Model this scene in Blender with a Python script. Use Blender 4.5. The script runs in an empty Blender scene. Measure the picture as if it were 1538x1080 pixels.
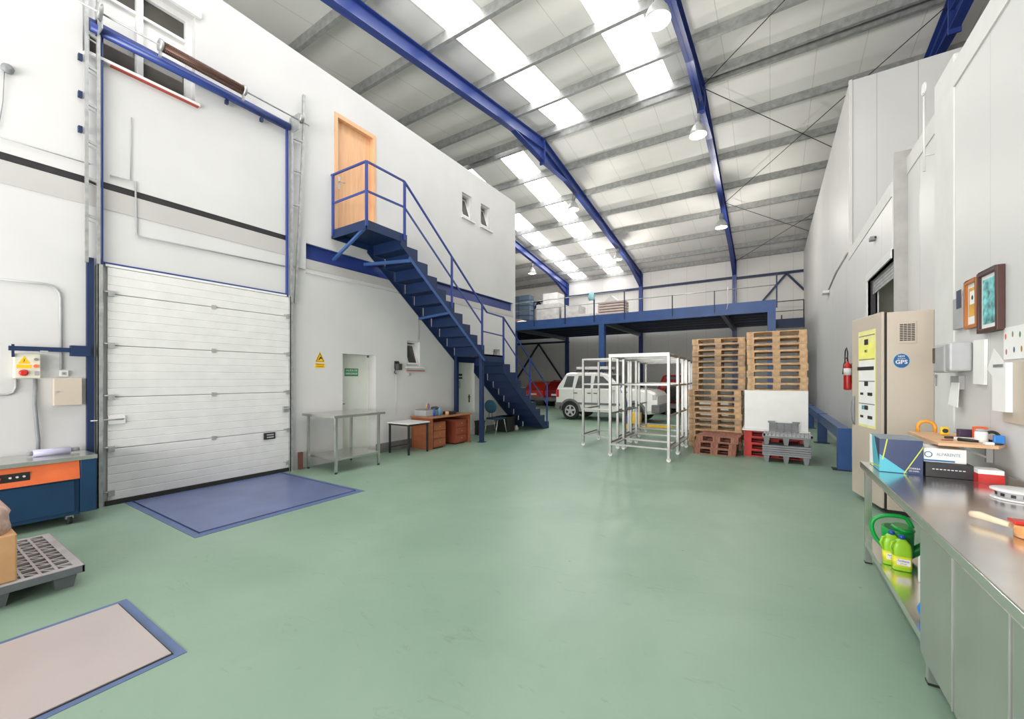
import bpy, bmesh, math, random
from mathutils import Vector, Matrix
random.seed(7)
PI = math.pi
C = bpy.context.scene.collection
scene = bpy.context.scene

# ------------------------------------------------------------------ camera
F_PX, HORIZON = 609.0, 568.0
cam_d = bpy.data.cameras.new('camera')
cam_d.sensor_fit = 'HORIZONTAL'; cam_d.sensor_width = 36.0
cam_d.lens = 36.0 * F_PX / 1538.0
cam_d.shift_y = (HORIZON - 540.0) / 1538.0
cam_d.clip_start = 0.05; cam_d.clip_end = 200
cam = bpy.data.objects.new('camera', cam_d); C.objects.link(cam)
cam.location = (0, 0, 1.6)
cam.rotation_euler = (PI/2, 0, math.atan(387.0/609.0))
scene.camera = cam

# ------------------------------------------------------------------ world, daylight, added fill, exposure
w = bpy.data.worlds.new('world'); scene.world = w; w.use_nodes = True
bg = w.node_tree.nodes['Background']
bg.inputs[0].default_value = (1.0, 0.985, 0.96, 1); bg.inputs[1].default_value = .58
scene.view_settings.view_transform = 'Standard'
scene.view_settings.look = 'None'
scene.view_settings.gamma = 1.0
scene.view_settings.use_curve_mapping = False
scene.view_settings.exposure = -0.20
SKY_E = 7.0       # daylight through the rooflights
LAMP_W = 150.0     # watts per high bay lamp

dl = bpy.data.lights.new('added_roof_fill', 'AREA'); dl.shape = 'RECTANGLE'; dl.size = 12; dl.size_y = 3.5; dl.energy = 2600; dl.color = (1, .985, .96)  # added fill light behind the camera, tilted up to brighten the roof
do = bpy.data.objects.new('added_roof_fill', dl); C.objects.link(do); do.location = (-2.6, -5.5, 1.9); do.rotation_euler = (PI/2+.95, 0, 0)

# ------------------------------------------------------------------ materials
MATS = {}
def srgb(h):
    h = h.lstrip('#'); v = [int(h[i:i+2], 16)/255 for i in (0, 2, 4)]
    return tuple(x/12.92 if x <= .04045 else ((x+.055)/1.055)**2.4 for x in v)
def mat(name, col, rough=.5, metal=0., var=.06, scale=6., bump=0., emit=0., stretch=None, coat=0.):
    if name in MATS: return MATS[name]
    if isinstance(col, str): col = srgb(col)
    m = bpy.data.materials.new(name); m.use_nodes = True
    n = m.node_tree.nodes; l = m.node_tree.links; b = n['Principled BSDF']
    b.inputs['Roughness'].default_value = rough; b.inputs['Metallic'].default_value = metal
    b.inputs['Coat Weight'].default_value = coat
    tc = n.new('ShaderNodeTexCoord'); mp = n.new('ShaderNodeMapping')
    l.new(tc.outputs['Object'], mp.inputs[0])
    if stretch: mp.inputs['Scale'].default_value = stretch
    nz = n.new('ShaderNodeTexNoise'); nz.inputs['Scale'].default_value = scale; nz.inputs['Detail'].default_value = 4
    l.new(mp.outputs[0], nz.inputs['Vector'])
    rp = n.new('ShaderNodeValToRGB')
    a = [max(0, c*(1-var*2)) for c in col]; z = [min(1, c*(1+var)) for c in col]
    rp.color_ramp.elements[0].position = .3; rp.color_ramp.elements[0].color = (*a, 1)
    rp.color_ramp.elements[1].position = .7; rp.color_ramp.elements[1].color = (*z, 1)
    l.new(nz.outputs['Fac'], rp.inputs[0]); l.new(rp.outputs[0], b.inputs['Base Color'])
    if bump:
        bp = n.new('ShaderNodeBump'); bp.inputs['Strength'].default_value = bump; bp.inputs['Distance'].default_value = .01
        l.new(nz.outputs['Fac'], bp.inputs['Height']); l.new(bp.outputs[0], b.inputs['Normal'])
    if emit:
        b.inputs['Emission Color'].default_value = (*col, 1); b.inputs['Emission Strength'].default_value = emit
    MATS[name] = m
    return m

def floor_mat():
    m = bpy.data.materials.new('green_epoxy'); m.use_nodes = True
    n = m.node_tree.nodes; l = m.node_tree.links; b = n['Principled BSDF']
    tc = n.new('ShaderNodeTexCoord')
    def noise(s, d, det=6, rough=.6, st=(1, 1, 1)):
        mp = n.new('ShaderNodeMapping'); mp.inputs['Scale'].default_value = st; l.new(tc.outputs['Object'], mp.inputs[0])
        z = n.new('ShaderNodeTexNoise'); z.inputs['Scale'].default_value = s; z.inputs['Detail'].default_value = det
        z.inputs['Roughness'].default_value = rough; z.inputs['Distortion'].default_value = d
        l.new(mp.outputs[0], z.inputs['Vector']); return z
    r = n.new('ShaderNodeValToRGB'); l.new(noise(.7, .4).outputs['Fac'], r.inputs[0])
    r.color_ramp.elements[0].position = .3; r.color_ramp.elements[0].color = (.195, .300, .218, 1)
    r.color_ramp.elements[1].position = .72; r.color_ramp.elements[1].color = (.262, .372, .282, 1)
    s = n.new('ShaderNodeValToRGB'); l.new(noise(3.2, 1.6, 8, .7, (1, 2.6, 1)).outputs['Fac'], s.inputs[0])
    s.color_ramp.elements[0].position = .26; s.color_ramp.elements[0].color = (.62, .62, .6, 1)
    s.color_ramp.elements[1].position = .40; s.color_ramp.elements[1].color = (1, 1, 1, 1)
    mx = n.new('ShaderNodeMix'); mx.data_type = 'RGBA'; mx.blend_type = 'MULTIPLY'; mx.inputs[0].default_value = .55
    l.new(r.outputs[0], mx.inputs[6]); l.new(s.outputs[0], mx.inputs[7])
    v = n.new('ShaderNodeTexVoronoi'); v.inputs['Scale'].default_value = 2.3; l.new(tc.outputs['Object'], v.inputs['Vector'])
    vr = n.new('ShaderNodeValToRGB'); l.new(v.outputs['Distance'], vr.inputs[0])
    vr.color_ramp.elements[0].position = .012; vr.color_ramp.elements[0].color = (.25, .25, .22, 1)
    vr.color_ramp.elements[1].position = .03; vr.color_ramp.elements[1].color = (1, 1, 1, 1)
    m2 = n.new('ShaderNodeMix'); m2.data_type = 'RGBA'; m2.blend_type = 'MULTIPLY'; m2.inputs[0].default_value = .6
    l.new(mx.outputs[2], m2.inputs[6]); l.new(vr.outputs[0], m2.inputs[7]); l.new(m2.outputs[2], b.inputs['Base Color'])
    rr = n.new('ShaderNodeMapRange'); l.new(noise(1.7, .6).outputs['Fac'], rr.inputs[0])
    rr.inputs['To Min'].default_value = .30; rr.inputs['To Max'].default_value = .50
    l.new(rr.outputs[0], b.inputs['Roughness'])
    bp = n.new('ShaderNodeBump'); bp.inputs['Strength'].default_value = .06; bp.inputs['Distance'].default_value = .02
    l.new(noise(5, 0, 3).outputs['Fac'], bp.inputs['Height']); l.new(bp.outputs[0], b.inputs['Normal'])
    return m

def lines_mat(name, col, dark, axis, period, width, rough=.5, metal=0, offset=0., bump=.4):
    """panel sheet with thin joints every `period` along an object axis"""
    m = bpy.data.materials.new(name); m.use_nodes = True
    n = m.node_tree.nodes; l = m.node_tree.links; b = n['Principled BSDF']
    b.inputs['Roughness'].default_value = rough; b.inputs['Metallic'].default_value = metal
    g = n.new('ShaderNodeNewGeometry'); sp = n.new('ShaderNodeSeparateXYZ'); l.new(g.outputs['Position'], sp.inputs[0])
    a = n.new('ShaderNodeMath'); a.operation = 'ADD'; a.inputs[1].default_value = 100*period + offset; l.new(sp.outputs[axis], a.inputs[0])
    d = n.new('ShaderNodeMath'); d.operation = 'MODULO'; d.inputs[1].default_value = period; l.new(a.outputs[0], d.inputs[0])
    c = n.new('ShaderNodeMath'); c.operation = 'LESS_THAN'; c.inputs[1].default_value = width; l.new(d.outputs[0], c.inputs[0])
    mx = n.new('ShaderNodeMix'); mx.data_type = 'RGBA'; l.new(c.outputs[0], mx.inputs[0])
    nz = n.new('ShaderNodeTexNoise'); nz.inputs['Scale'].default_value = .8; l.new(g.outputs['Position'], nz.inputs['Vector'])
    rp = n.new('ShaderNodeValToRGB'); l.new(nz.outputs['Fac'], rp.inputs[0])
    rp.color_ramp.elements[0].position = .3; rp.color_ramp.elements[0].color = (*[x*.94 for x in col], 1)
    rp.color_ramp.elements[1].position = .7; rp.color_ramp.elements[1].color = (*col, 1)
    l.new(rp.outputs[0], mx.inputs[6]); mx.inputs[7].default_value = (*dark, 1)
    l.new(mx.outputs[2], b.inputs['Base Color'])
    return m

def plaster(name, col=(.59, .585, .577), var=.03):
    m = mat(name, col, .75, 0, var, .9, 0)
    n = m.node_tree.nodes; l = m.node_tree.links; b = n['Principled BSDF']
    g = n.new('ShaderNodeNewGeometry')
    nz = n.new('ShaderNodeTexNoise'); nz.inputs['Scale'].default_value = 45; nz.inputs['Detail'].default_value = 3
    l.new(g.outputs['Position'], nz.inputs['Vector'])
    bp = n.new('ShaderNodeBump'); bp.inputs['Strength'].default_value = .12; bp.inputs['Distance'].default_value = .004
    l.new(nz.outputs['Fac'], bp.inputs['Height']); l.new(bp.outputs[0], b.inputs['Normal'])
    return m

M_floor = floor_mat()
M_white = plaster('white_plaster')
M_band = plaster('grey_concrete_band', (.47, .455, .44))
M_panel = lines_mat('white_cold_room_panel', (.66, .655, .645), (.48, .475, .465), 1, 1.15, .012, .46)
M_panelX = lines_mat('white_cold_room_panel_end', (.66, .66, .65), (.45, .45, .44), 0, .62, .012, .34)
M_sheet = lines_mat('roof_sheet', (.81, .795, .755), (.62, .60, .56), 0, 1.0, .018, .55)
M_far = lines_mat('far_wall_panel', (.76, .74, .71), (.54, .53, .52), 0, 1.0, .012, .6)
M_sky = mat('rooflight', (1, 1, 1), .4, emit=SKY_E, var=0)
M_blue = mat('blue_structural_paint', '#2e4184', .32, .0, .05, 3)
M_navy = mat('navy_stair_paint', '#10284f', .48, .0, .08, 3)
M_mblue = mat('mezzanine_blue_paint', '#34548c', .30, .0, .08, 2)
M_dblue = mat('dark_blue_enamel', '#143c60', .38, .0, .07, 2)
M_galv = mat('galvanised_steel', (.42, .43, .42), .42, .55, .12, 12)
M_galvp = mat('galvanised_purlin', (.30, .305, .295), .5, .15, .12, 8)
M_alu = mat('satin_aluminium', (.60, .60, .59), .32, .75, .04, 8)
M_ss = mat('stainless_steel', (.80, .77, .76), .20, 1.0, .05, 3)
M_ssb = mat('brushed_stainless', (.60, .60, .575), .27, .9, .05, 3)
M_rack = mat('rack_steel', (.34, .34, .325), .36, .7, .06, 6)
M_black = mat('black_plastic', (.018, .018, .02), .45, 0, .1)
M_dark = mat('dark_steel', (.03, .028, .03), .5, .3, .1)
M_rubber = mat('black_rubber', (.02, .02, .02), .75, 0, .1)
M_wht = mat('white_enamel', (.72, .715, .70), .35, 0, .02)
M_gatew = mat('white_gate_panel', (.70, .695, .675), .42, 0, .03, 5)
M_orange = mat('orange_enamel', '#f0743f', .35)
M_wood = mat('pallet_pine', '#c9a57e', .75, 0, .22, 7, .3, stretch=(1, 6, 1))
M_wood2 = mat('pallet_weathered', '#b3977a', .8, 0, .25, 7, .3, stretch=(1, 6, 1))
M_wood3 = mat('pallet_reddish', '#9c6a58', .8, 0, .25, 7, .3, stretch=(6, 1, 1))
M_door = mat('beech_door', '#dcab80', .5, 0, .07, 3, stretch=(1, 8, .6))
M_desk = mat('cherry_laminate', '#98583a', .4, 0, .1, 4, stretch=(1, 1, 5))
M_desktop = mat('brown_laminate', '#a8744f', .35, 0, .1, 4)
M_grey = mat('grey_plastic', '#85878a', .55, 0, .1, 5)
M_lgrey = mat('light_grey_plastic', '#a9a9aa', .5, 0, .06, 5)
M_beige = mat('beige_cabinet_enamel', '#c4b7a8', .42, 0, .03, 2)
M_red = mat('red_paint', '#c5251f', .3, 0, .05)
M_yellow = mat('yellow_plastic', '#f2c21b', .4)
M_amber = mat('amber_plastic', '#e39a2b', .4)
M_paper = mat('paper', (.82, .82, .80), .8, 0, .02)
M_lime = mat('lime_plastic', '#9ad02e', .3)
M_label = mat('yellow_label', '#e9e53a', .5)
M_green = mat('watering_can_green', '#0fa045', .33, 0, .08)
M_cap = mat('blue_cap', '#1c4fa8', .35)
M_trimw = mat('matt_white_trim', (.66, .655, .64), .65, 0, .02)
M_glass_d = mat('dark_window_glass', (.085, .078, .068), .12, 0, .1, 2)
M_glass = mat('car_glass', (.10, .11, .11), .06, 0, .15, 3)
M_grdoor = mat('pale_grey_door', '#d3d5cd', .5, 0, .02)
M_card = mat('cardboard', '#c69a6c', .8, 0, .08, 5)
M_lampw = mat('lamp_shade_white', (.42, .425, .41), .3, .2, .03)
M_terr = mat('terracotta', '#a4493d', .7)
M_conc = mat('grey_skirting', (.17, .175, .17), .7, 0, .15, 5)
M_bluepad = mat('blue_floor_steel', '#66739e', .3, .2, .10, 2)
M_bluepaint = mat('blue_floor_paint', '#566a90', .5, 0, .10, 3)
M_pinkplate = mat('worn_steel_plate', (.50, .435, .42), .42, .25, .05, 1.5)

# ------------------------------------------------------------------ mesh builder
class MB:
    def __init__(s): s.v = []; s.f = []; s.sm = []
    def add(s, vs, fs, smooth=False):
        o = len(s.v); s.v += [tuple(v) for v in vs]
        for f in fs: s.f.append([i+o for i in f]); s.sm.append(smooth)
        return s
    def box(s, x0, y0, z0, x1, y1, z1):
        vs = [(x0,y0,z0),(x1,y0,z0),(x1,y1,z0),(x0,y1,z0),(x0,y0,z1),(x1,y0,z1),(x1,y1,z1),(x0,y1,z1)]
        return s.add(vs, [(0,3,2,1),(4,5,6,7),(0,1,5,4),(1,2,6,5),(2,3,7,6),(3,0,4,7)])
    def bar(s, p, q, w, h, up=(0, 0, 1)):
        p = Vector(p); q = Vector(q); d = (q-p).normalized(); u = Vector(up)
        if abs(d.dot(u)) > .99: u = Vector((0, 1, 0))
        a = d.cross(u).normalized(); b = a.cross(d).normalized()
        vs = []
        for e in (p, q):
            for i, j in ((-1,-1),(1,-1),(1,1),(-1,1)): vs.append(e + a*(i*w/2) + b*(j*h/2))
        return s.add(vs, [(0,1,2,3),(7,6,5,4),(0,4,5,1),(1,5,6,2),(2,6,7,3),(3,7,4,0)])
    def tube(s, pts, r, n=8, close=False):
        pts = [Vector(p) for p in pts]; rings = []; N = len(pts); pa = None
        for i, p in enumerate(pts):
            a = pts[(i-1) % N] if (i or close) else p; b = pts[(i+1) % N] if (i < N-1 or close) else p
            d = (b-a).normalized()
            if pa is None:
                u = Vector((0,0,1)) if abs(d.z) < .9 else Vector((0,1,0)); pa = d.cross(u).normalized()
            pa = (pa - d*pa.dot(d)).normalized(); q = d.cross(pa)
            rr = r[i] if isinstance(r, (list, tuple)) else r
            rings.append([p + (pa*math.cos(2*PI*k/n) + q*math.sin(2*PI*k/n))*rr for k in range(n)])
        vs = [v for g in rings for v in g]; fs = []
        for i in range(N if close else N-1):
            for k in range(n):
                j = (i+1) % N
                fs.append((i*n+k, i*n+(k+1)%n, j*n+(k+1)%n, j*n+k))
        o = len(s.v); s.add(vs, fs, True)
        if not close:
            s.f.append([o+k for k in range(n)][::-1]); s.f.append([o+(N-1)*n+k for k in range(n)]); s.sm += [False, False]
        return s
    def lathe(s, prof, c=(0,0,0), axis='z', n=20, smooth=True):
        vs = []; c = Vector(c)
        for r, z in prof:
            for k in range(n):
                a = 2*PI*k/n; x, y = r*math.cos(a), r*math.sin(a)
                vs.append(c + (Vector((x,y,z)) if axis == 'z' else Vector((z,x,y)) if axis == 'x' else Vector((x,z,y))))
        fs = [(i*n+k, i*n+(k+1)%n, (i+1)*n+(k+1)%n, (i+1)*n+k) for i in range(len(prof)-1) for k in range(n)]
        o = len(s.v); s.add(vs, fs, smooth)
        s.f.append([o+k for k in range(n)][::-1]); s.sm.append(False)
        s.f.append([o+(len(prof)-1)*n+k for k in range(n)]); s.sm.append(False)
        return s
    def prism(s, poly, a0, a1, axis='x'):
        """poly: list of 2d points; axis x: (y,z); y: (x,z); z: (x,y)"""
        def P(p, a): return (a, p[0], p[1]) if axis == 'x' else (p[0], a, p[1]) if axis == 'y' else (p[0], p[1], a)
        n = len(poly); vs = [P(p, a0) for p in poly] + [P(p, a1) for p in poly]
        return s.add(vs, [tuple(range(n))[::-1], tuple(range(n, 2*n))] + [(i, (i+1)%n, n+(i+1)%n, n+i) for i in range(n)])
    def ellip(s, c, rx, ry, rz, n=14, m=9):
        vs = []; fs = []
        for i in range(m+1):
            t = PI*i/m
            for k in range(n):
                a = 2*PI*k/n; vs.append((c[0]+rx*math.sin(t)*math.cos(a), c[1]+ry*math.sin(t)*math.sin(a), c[2]+rz*math.cos(t)))
        for i in range(m):
            for k in range(n): fs.append((i*n+k, i*n+(k+1)%n, (i+1)*n+(k+1)%n, (i+1)*n+k))
        return s.add(vs, fs, True)
    def loft(s, rings, smooth=True, caps=True):
        n = len(rings[0]); vs = [v for r in rings for v in r]
        fs = [(i*n+k, i*n+(k+1)%n, (i+1)*n+(k+1)%n, (i+1)*n+k) for i in range(len(rings)-1) for k in range(n)]
        o = len(s.v); s.add(vs, fs, smooth)
        if caps:
            s.f.append([o+k for k in range(n)][::-1]); s.f.append([o+(len(rings)-1)*n+k for k in range(n)]); s.sm += [False, False]
        return s
    def xform(s, M):
        s.v = [tuple(M @ Vector(v)) for v in s.v]; return s
    def build(s, name, m, parent=None, bevel=0, label=None):
        off = Vector((0,0,0)); p = parent
        while p is not None: off += p.location; p = p.parent
        me = bpy.data.meshes.new(name)
        me.from_pydata([tuple(Vector(v)-off) for v in s.v], [], s.f)
        for i, pl in enumerate(me.polygons): pl.use_smooth = s.sm[i]
        b = bmesh.new(); b.from_mesh(me)
        bmesh.ops.remove_doubles(b, verts=b.verts, dist=1e-6)
        bmesh.ops.recalc_face_normals(b, faces=b.faces); b.to_mesh(me); b.free()
        o = bpy.data.objects.new(name, me); C.objects.link(o); o.parent = parent
        if m: me.materials.append(m)
        if bevel:
            d = o.modifiers.new('bevel', 'BEVEL'); d.width = bevel; d.segments = 2; d.limit_method = 'ANGLE'
        if label: o['label'] = label
        return o
def box(*a): return MB().box(*a)
def thing(name, label, cat, loc=(0,0,0), group=None):
    o = bpy.data.objects.new(name, None); C.objects.link(o); o.location = loc; o.empty_display_size = .1
    o['label'] = label; o['category'] = cat
    if group: o['group'] = group
    return o
def tag(o, label, cat, group=None, kind=None):
    o['label'] = label; o['category'] = cat
    if group: o['group'] = group
    if kind: o['kind'] = kind
    return o
def single(mb, name, m, label, cat, group=None, bevel=0):
    """one-mesh thing; its origin is put at the middle of its base"""
    xs = [v[0] for v in mb.v]; ys = [v[1] for v in mb.v]; zs = [v[2] for v in mb.v]
    c = Vector(((min(xs)+max(xs))/2, (min(ys)+max(ys))/2, min(zs)))
    mb.v = [tuple(Vector(v)-c) for v in mb.v]
    o = mb.build(name, m, None, bevel); o.location = c
    return tag(o, label, cat, group)
def struct(mb, name, m, label=None, cat=None, bevel=0):
    o = mb.build(name, m, None, bevel); o['kind'] = 'structure'
    if label: o['label'] = label
    if cat: o['category'] = cat
    return o
def copy_tree(o, loc=None, label=None, parent=None):
    c = o.copy(); C.objects.link(c); c.parent = parent
    for ch in list(o.children): copy_tree(ch, None, None, c)
    if loc is not None: c.location = loc
    if label: c['label'] = label
    return c
DG = None
def text_mb(s, size, origin, right, up, depth=.001, align='CENTER', bold=0.0, sx=1.0):
    """lettering as solid mesh: origin = centre of the line, right/up = directions"""
    cu = bpy.data.curves.new('t', 'FONT'); cu.body = s; cu.size = size; cu.align_x = align; cu.align_y = 'CENTER'
    cu.extrude = depth; cu.offset = bold*size; cu.resolution_u = 2
    ob = bpy.data.objects.new('t', cu); C.objects.link(ob)
    bpy.context.view_layer.update()
    me = bpy.data.meshes.new_from_object(ob.evaluated_get(bpy.context.evaluated_depsgraph_get()))
    r = Vector(right).normalized(); u = Vector(up).normalized(); n = r.cross(u); o = Vector(origin)
    mb = MB(); mb.add([o + r*(v.co.x*sx) + u*v.co.y + n*v.co.z for v in me.vertices], [tuple(p.vertices) for p in me.polygons])
    bpy.data.objects.remove(ob); bpy.data.meshes.remove(me); bpy.data.curves.remove(cu)
    return mb
def grid_wall(axis, a0, a1, us, zs, holes):
    """wall slab between a0..a1 along `axis`, spanning us=(u0,u1), zs=(z0,z1), minus rectangular holes (u0,u1,z0,z1)"""
    U = sorted({us[0], us[1], *[h[0] for h in holes], *[h[1] for h in holes]}); U = [u for u in U if us[0] <= u <= us[1]]
    mb = MB()
    for i in range(len(U)-1):
        zz = [(zs[0], zs[1])]; um = (U[i]+U[i+1])/2
        hs = sorted([(h[2], h[3]) for h in holes if h[0] < um < h[1]])
        z = zs[0]
        for h0, h1 in hs:
            if h0 > z + 1e-6:
                if axis == 'x': mb.box(a0, U[i], z, a1, U[i+1], h0)
                else: mb.box(U[i], a0, z, U[i+1], a1, h0)
            z = h1
        if z < zs[1]:
            if axis == 'x': mb.box(a0, U[i], z, a1, U[i+1], zs[1])
            else: mb.box(U[i], a0, z, U[i+1], a1, zs[1])
    return mb
def smooth(pts, n=5):
    P = [Vector(p) for p in pts]; out = []
    for i in range(len(P)-1):
        a = P[max(i-1, 0)]; b = P[i]; c = P[i+1]; d = P[min(i+2, len(P)-1)]
        for k in range(n):
            t = k/n; out.append(.5*((2*b)+(c-a)*t+(2*a-5*b+4*c-d)*t*t+(3*b-a-3*c+d)*t**3))
    return out+[P[-1]]
def arc(c, r, a0, a1, n, plane='yz'):
    out = []
    for i in range(n+1):
        a = a0 + (a1-a0)*i/n; p, q = r*math.cos(a), r*math.sin(a)
        out.append((c[0], c[1]+p, c[2]+q) if plane == 'yz' else (c[0]+p, c[1], c[2]+q) if plane == 'xz' else (c[0]+p, c[1]+q, c[2]))
    return out

# ================================================================== THE SETTING
W = -7.04; YF = 24.9
struct(MB().box(-17.2, -2.6, -.3, 6, YF+.3, 0), 'floor', M_floor, 'glossy green epoxy floor of the warehouse', 'floor')

holes = [(1.36, 2.50, 5.58, 6.84), (4.73, 5.69, 4.42, 6.71), (8.56, 8.98, 6.0, 6.66), (9.40, 9.84, 6.0, 6.66),
         (4.91, 5.70, 0, 2.08), (6.58, 6.98, 1.88, 2.46), (8.41, 9.11, 0, 2.11), (10.03, 10.38, 1.88, 2.48),
         (-2.0, 3.82, 3.975, 4.06), (4.15, 11.14, 3.75, 4.035)]
struct(grid_wall('x', W-.3, W, (-2.0, 11.28), (0, 7.36), holes), 'wall_left', M_white, 'white plastered inner wall', 'wall')
struct(MB().box(-17.2, 11.08, 0, W-.3, 11.28, 7.36), 'wall_left_end', M_white)
struct(MB().box(W-.3, -2, 3.72, W+.008, 3.82, 3.97).box(W-.3, 4.15, 3.58, W+.008, 11.14, 3.745), 'trim_1', M_band, 'grey concrete band along the white wall', 'band')
struct(MB().box(W-.012, -2, 3.96, W-.004, 3.82, 4.07), 'trim_2', M_dark)
bm_ = MB().box(W-.10, 4.15, 3.75, W-.09, 11.14, 4.035).box(W-.10, 4.15, 3.75, W-.03, 11.14, 3.765).box(W-.10, 4.15, 4.02, W-.03, 11.14, 4.035)
struct(bm_, 'trim_3', M_blue, 'blue steel beam let into the white wall', 'beam')
struct(MB().box(W, 5.70, 0, W+.012, 8.41, .2).box(W, 9.11, 0, W+.012, 11.28, .2), 'baseboard_left', M_conc)

# far and side walls
struct(MB().box(-17, YF, 0, 6, YF+.2, 8.2), 'wall_far', M_far, 'pale panelled end wall behind the mezzanine', 'wall')
struct(MB().box(-17.2, 11, 0, -17, YF, 10.6), 'wall_gable', M_far)
struct(MB().box(5.9, -1, 0, 6.1, YF, 10.6), 'wall_right_unseen', M_far)  # unseen side wall, added to keep outside light off the top right

# roof: two slopes meeting at the ridge, split into sheets and rooflights
RY, RZ, SL = 12.25, 9.75, .146       # ridge y, rafter top z, slope
def zr(y): return RZ - SL*abs(y-RY)
PUR = .25
strips = [(-5.95, -5.03, 'n'), (-3.27, -2.33, 'n'), (-8.62, -7.62, 'f'), (-11.0, -10.0, 'f')]
def roof_part(side, x0, x1, mb):
    ys = (RY, -1.0) if side == 'n' else (RY, YF+.2)
    a = [(x0, ys[0], zr(ys[0])+PUR), (x1, ys[0], zr(ys[0])+PUR), (x1, ys[1], zr(ys[1])+PUR), (x0, ys[1], zr(ys[1])+PUR)]
    vs = a + [(p[0], p[1], p[2]+.06) for p in a]
    mb.add(vs, [(0,3,2,1),(4,5,6,7),(0,1,5,4),(1,2,6,5),(2,3,7,6),(3,0,4,7)])
rm = MB()
for side in 'nf':
    xs = [-17.2]
    for a, b, s in sorted(strips):
        if s == side: roof_part(side, xs[-1], a, rm); xs.append(b)
    roof_part(side, xs[-1], 6, rm)
struct(rm, 'ceiling', M_sheet, 'pale sheeted pitched roof', 'roof')
for i, (a, b, s) in enumerate(strips):
    k = MB(); roof_part(s, a, b, k)
    struct(k, 'window_%d' % (i+1), M_sky, 'translucent white rooflight strip', 'rooflight')

# purlins
def purlin(y, nth, where):
    z0 = zr(y)+.014; s = 1 if y > RY else -1
    mb = MB().box(-17, y-.02, z0+.02, 5, y+.02, z0+PUR-.024)
    mb.box(-17, y-.02, z0, 5, y+.07*1, z0+.02)
    return single(mb, 'purlin', M_galvp, f'long galvanised steel purlin, {nth} from the ridge on the {where} roof slope', 'purlin', 'roof purlins')
ORD = ['first','second','third','fourth','fifth','sixth','seventh','eighth','ninth','tenth','eleventh','twelfth','thirteenth','fourteenth','fifteenth','sixteenth','seventeenth','eighteenth','nineteenth','twentieth']
for i, dy in enumerate([.16, 1.85, 3.68, 5.55, 7.35, 9.25, 11.1, 12.5]):
    purlin(RY+dy, ORD[i], 'far')
    if i < 7: purlin(RY-dy, ORD[i], 'near')

# portal frames
def frame(x, label, near):
    t = thing('portal_frame', label, 'steel frame', (x, YF-.3, 0), 'blue portal frames')
    yc = YF-.12
    col = MB().box(x-.1, yc-.12, 0, x+.1, yc-.10, zr(yc)-.02).box(x-.1, yc+.08, 0, x+.1, yc+.10, zr(yc)-.02).box(x-.008, yc-.12, 0, x+.008, yc+.1, zr(yc)-.02)
    col.build('column', M_blue, t)
    def rafter(y0, y1, hy0, hy1, name):
        mb = MB(); D = .36
        def dep(y):
            d = D
            r = abs(y-RY)
            if r < 2.0: d = max(d, .36 + .40*(1-r/2.0))
            if y > YF-2.4: d = max(d, .36 + .5*(y-(YF-2.4))/2.4)
            return d
        N = 14; ys = [y0+(y1-y0)*i/N for i in range(N+1)]
        for a, b in zip(ys[:-1], ys[1:]):
            za, zb = zr(a), zr(b); da, db = dep(a), dep(b)
            for (xa, xb, ta, tb, ba, bb) in ((-.09, .09, 0, 0, .016, .016), (-.09, .09, da-.016, db-.016, da, db), (-.006, .006, .0, .0, da, db), (-.09, .09, D-.016, D-.016, D, D)):
                mb.add([(x+xa,a,za-ba),(x+xb,a,za-ba),(x+xb,b,zb-bb),(x+xa,b,zb-bb),(x+xa,a,za-ta),(x+xb,a,za-ta),(x+xb,b,zb-tb),(x+xa,b,zb-tb)],
                       [(0,3,2,1),(4,5,6,7),(0,1,5,4),(1,2,6,5),(2,3,7,6),(3,0,4,7)])
        mb.build(name, M_blue, t)
    rafter(RY, YF-.1, 0, 0, 'rafter')
    rafter(RY, -1.0, 0, 0, 'rafter')
    MB().box(x-.1, RY-.02, RZ-.86, x+.1, RY+.02, RZ-.02).build('ridge_plate', M_blue, t)
    return t
frame(-11.4, 'blue portal frame furthest left, seen past the end of the white wall', 0)
frame(-6.55, 'blue portal frame whose rafter crosses above the staircase', 0)
frame(-1.6, 'blue portal frame over the middle of the hall carrying three bell lamps', 0)
frame(3.3, 'dark blue portal frame above the white rooms on the right', 0)

# cross bracing rods between the last two frames
for y0, y1, nm in ((12.3, 18.5, 'just beyond the ridge'), (18.5, 24.6, 'nearest the far wall'), (12.2, 6.2, 'on the near slope')):
    za, zb = zr(y0)-.12, zr(y1)-.12
    for k, (xa, xb) in enumerate(((-1.55, 3.25), (3.25, -1.55))):
        dz = -.02*k
        single(MB().tube([(xa, y0, za+dz), (xb, y1, zb+dz)], .011, 6), 'bracing_rod', M_dark,
               f'thin dark diagonal roof tie rod {nm}, running far from the {"left" if k == 0 else "right"} frame', 'tie rod', 'roof cross bracing rods')

# ---- right hand side rooms
struct(MB().box(1.43, 11.22, 0, 1.55, YF, 7.9), 'wall_right_far', M_panel, 'tall white cold room wall', 'wall')
struct(MB().box(1.43, 11.1, 0, 6, 11.22, 7.9), 'wall_right_end', M_panelX)
struct(MB().box(1.415, 11.06, 0, 1.47, 11.14, 7.9), 'trim_4', M_trimw)
struct(grid_wall('x', 1.41, 1.53, (7.45, 11.1), (0, 4.28), [(7.45, 9.06, 0, 3.24)]), 'wall_right', M_panel, 'low white panel wall with a shutter opening', 'wall')
struct(MB().box(1.53, 7.45, 4.2, 3.5, 11.1, 4.28), 'wall_right_roof', M_panel)
struct(MB().box(1.425, 7.42, 0, 1.60, 7.448, 4.66), 'trim_5', M_beige if 0 else mat('grey_trim', (.42,.41,.39), .5))
struct(MB().box(1.56, 5.9, 0, 1.66, 7.418, 4.55), 'wall_right_mid', M_panel)
struct(MB().box(1.44, 5.38, 0, 1.62, 5.9, 4.62), 'trim_6', M_trimw, bevel=.012)
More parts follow.
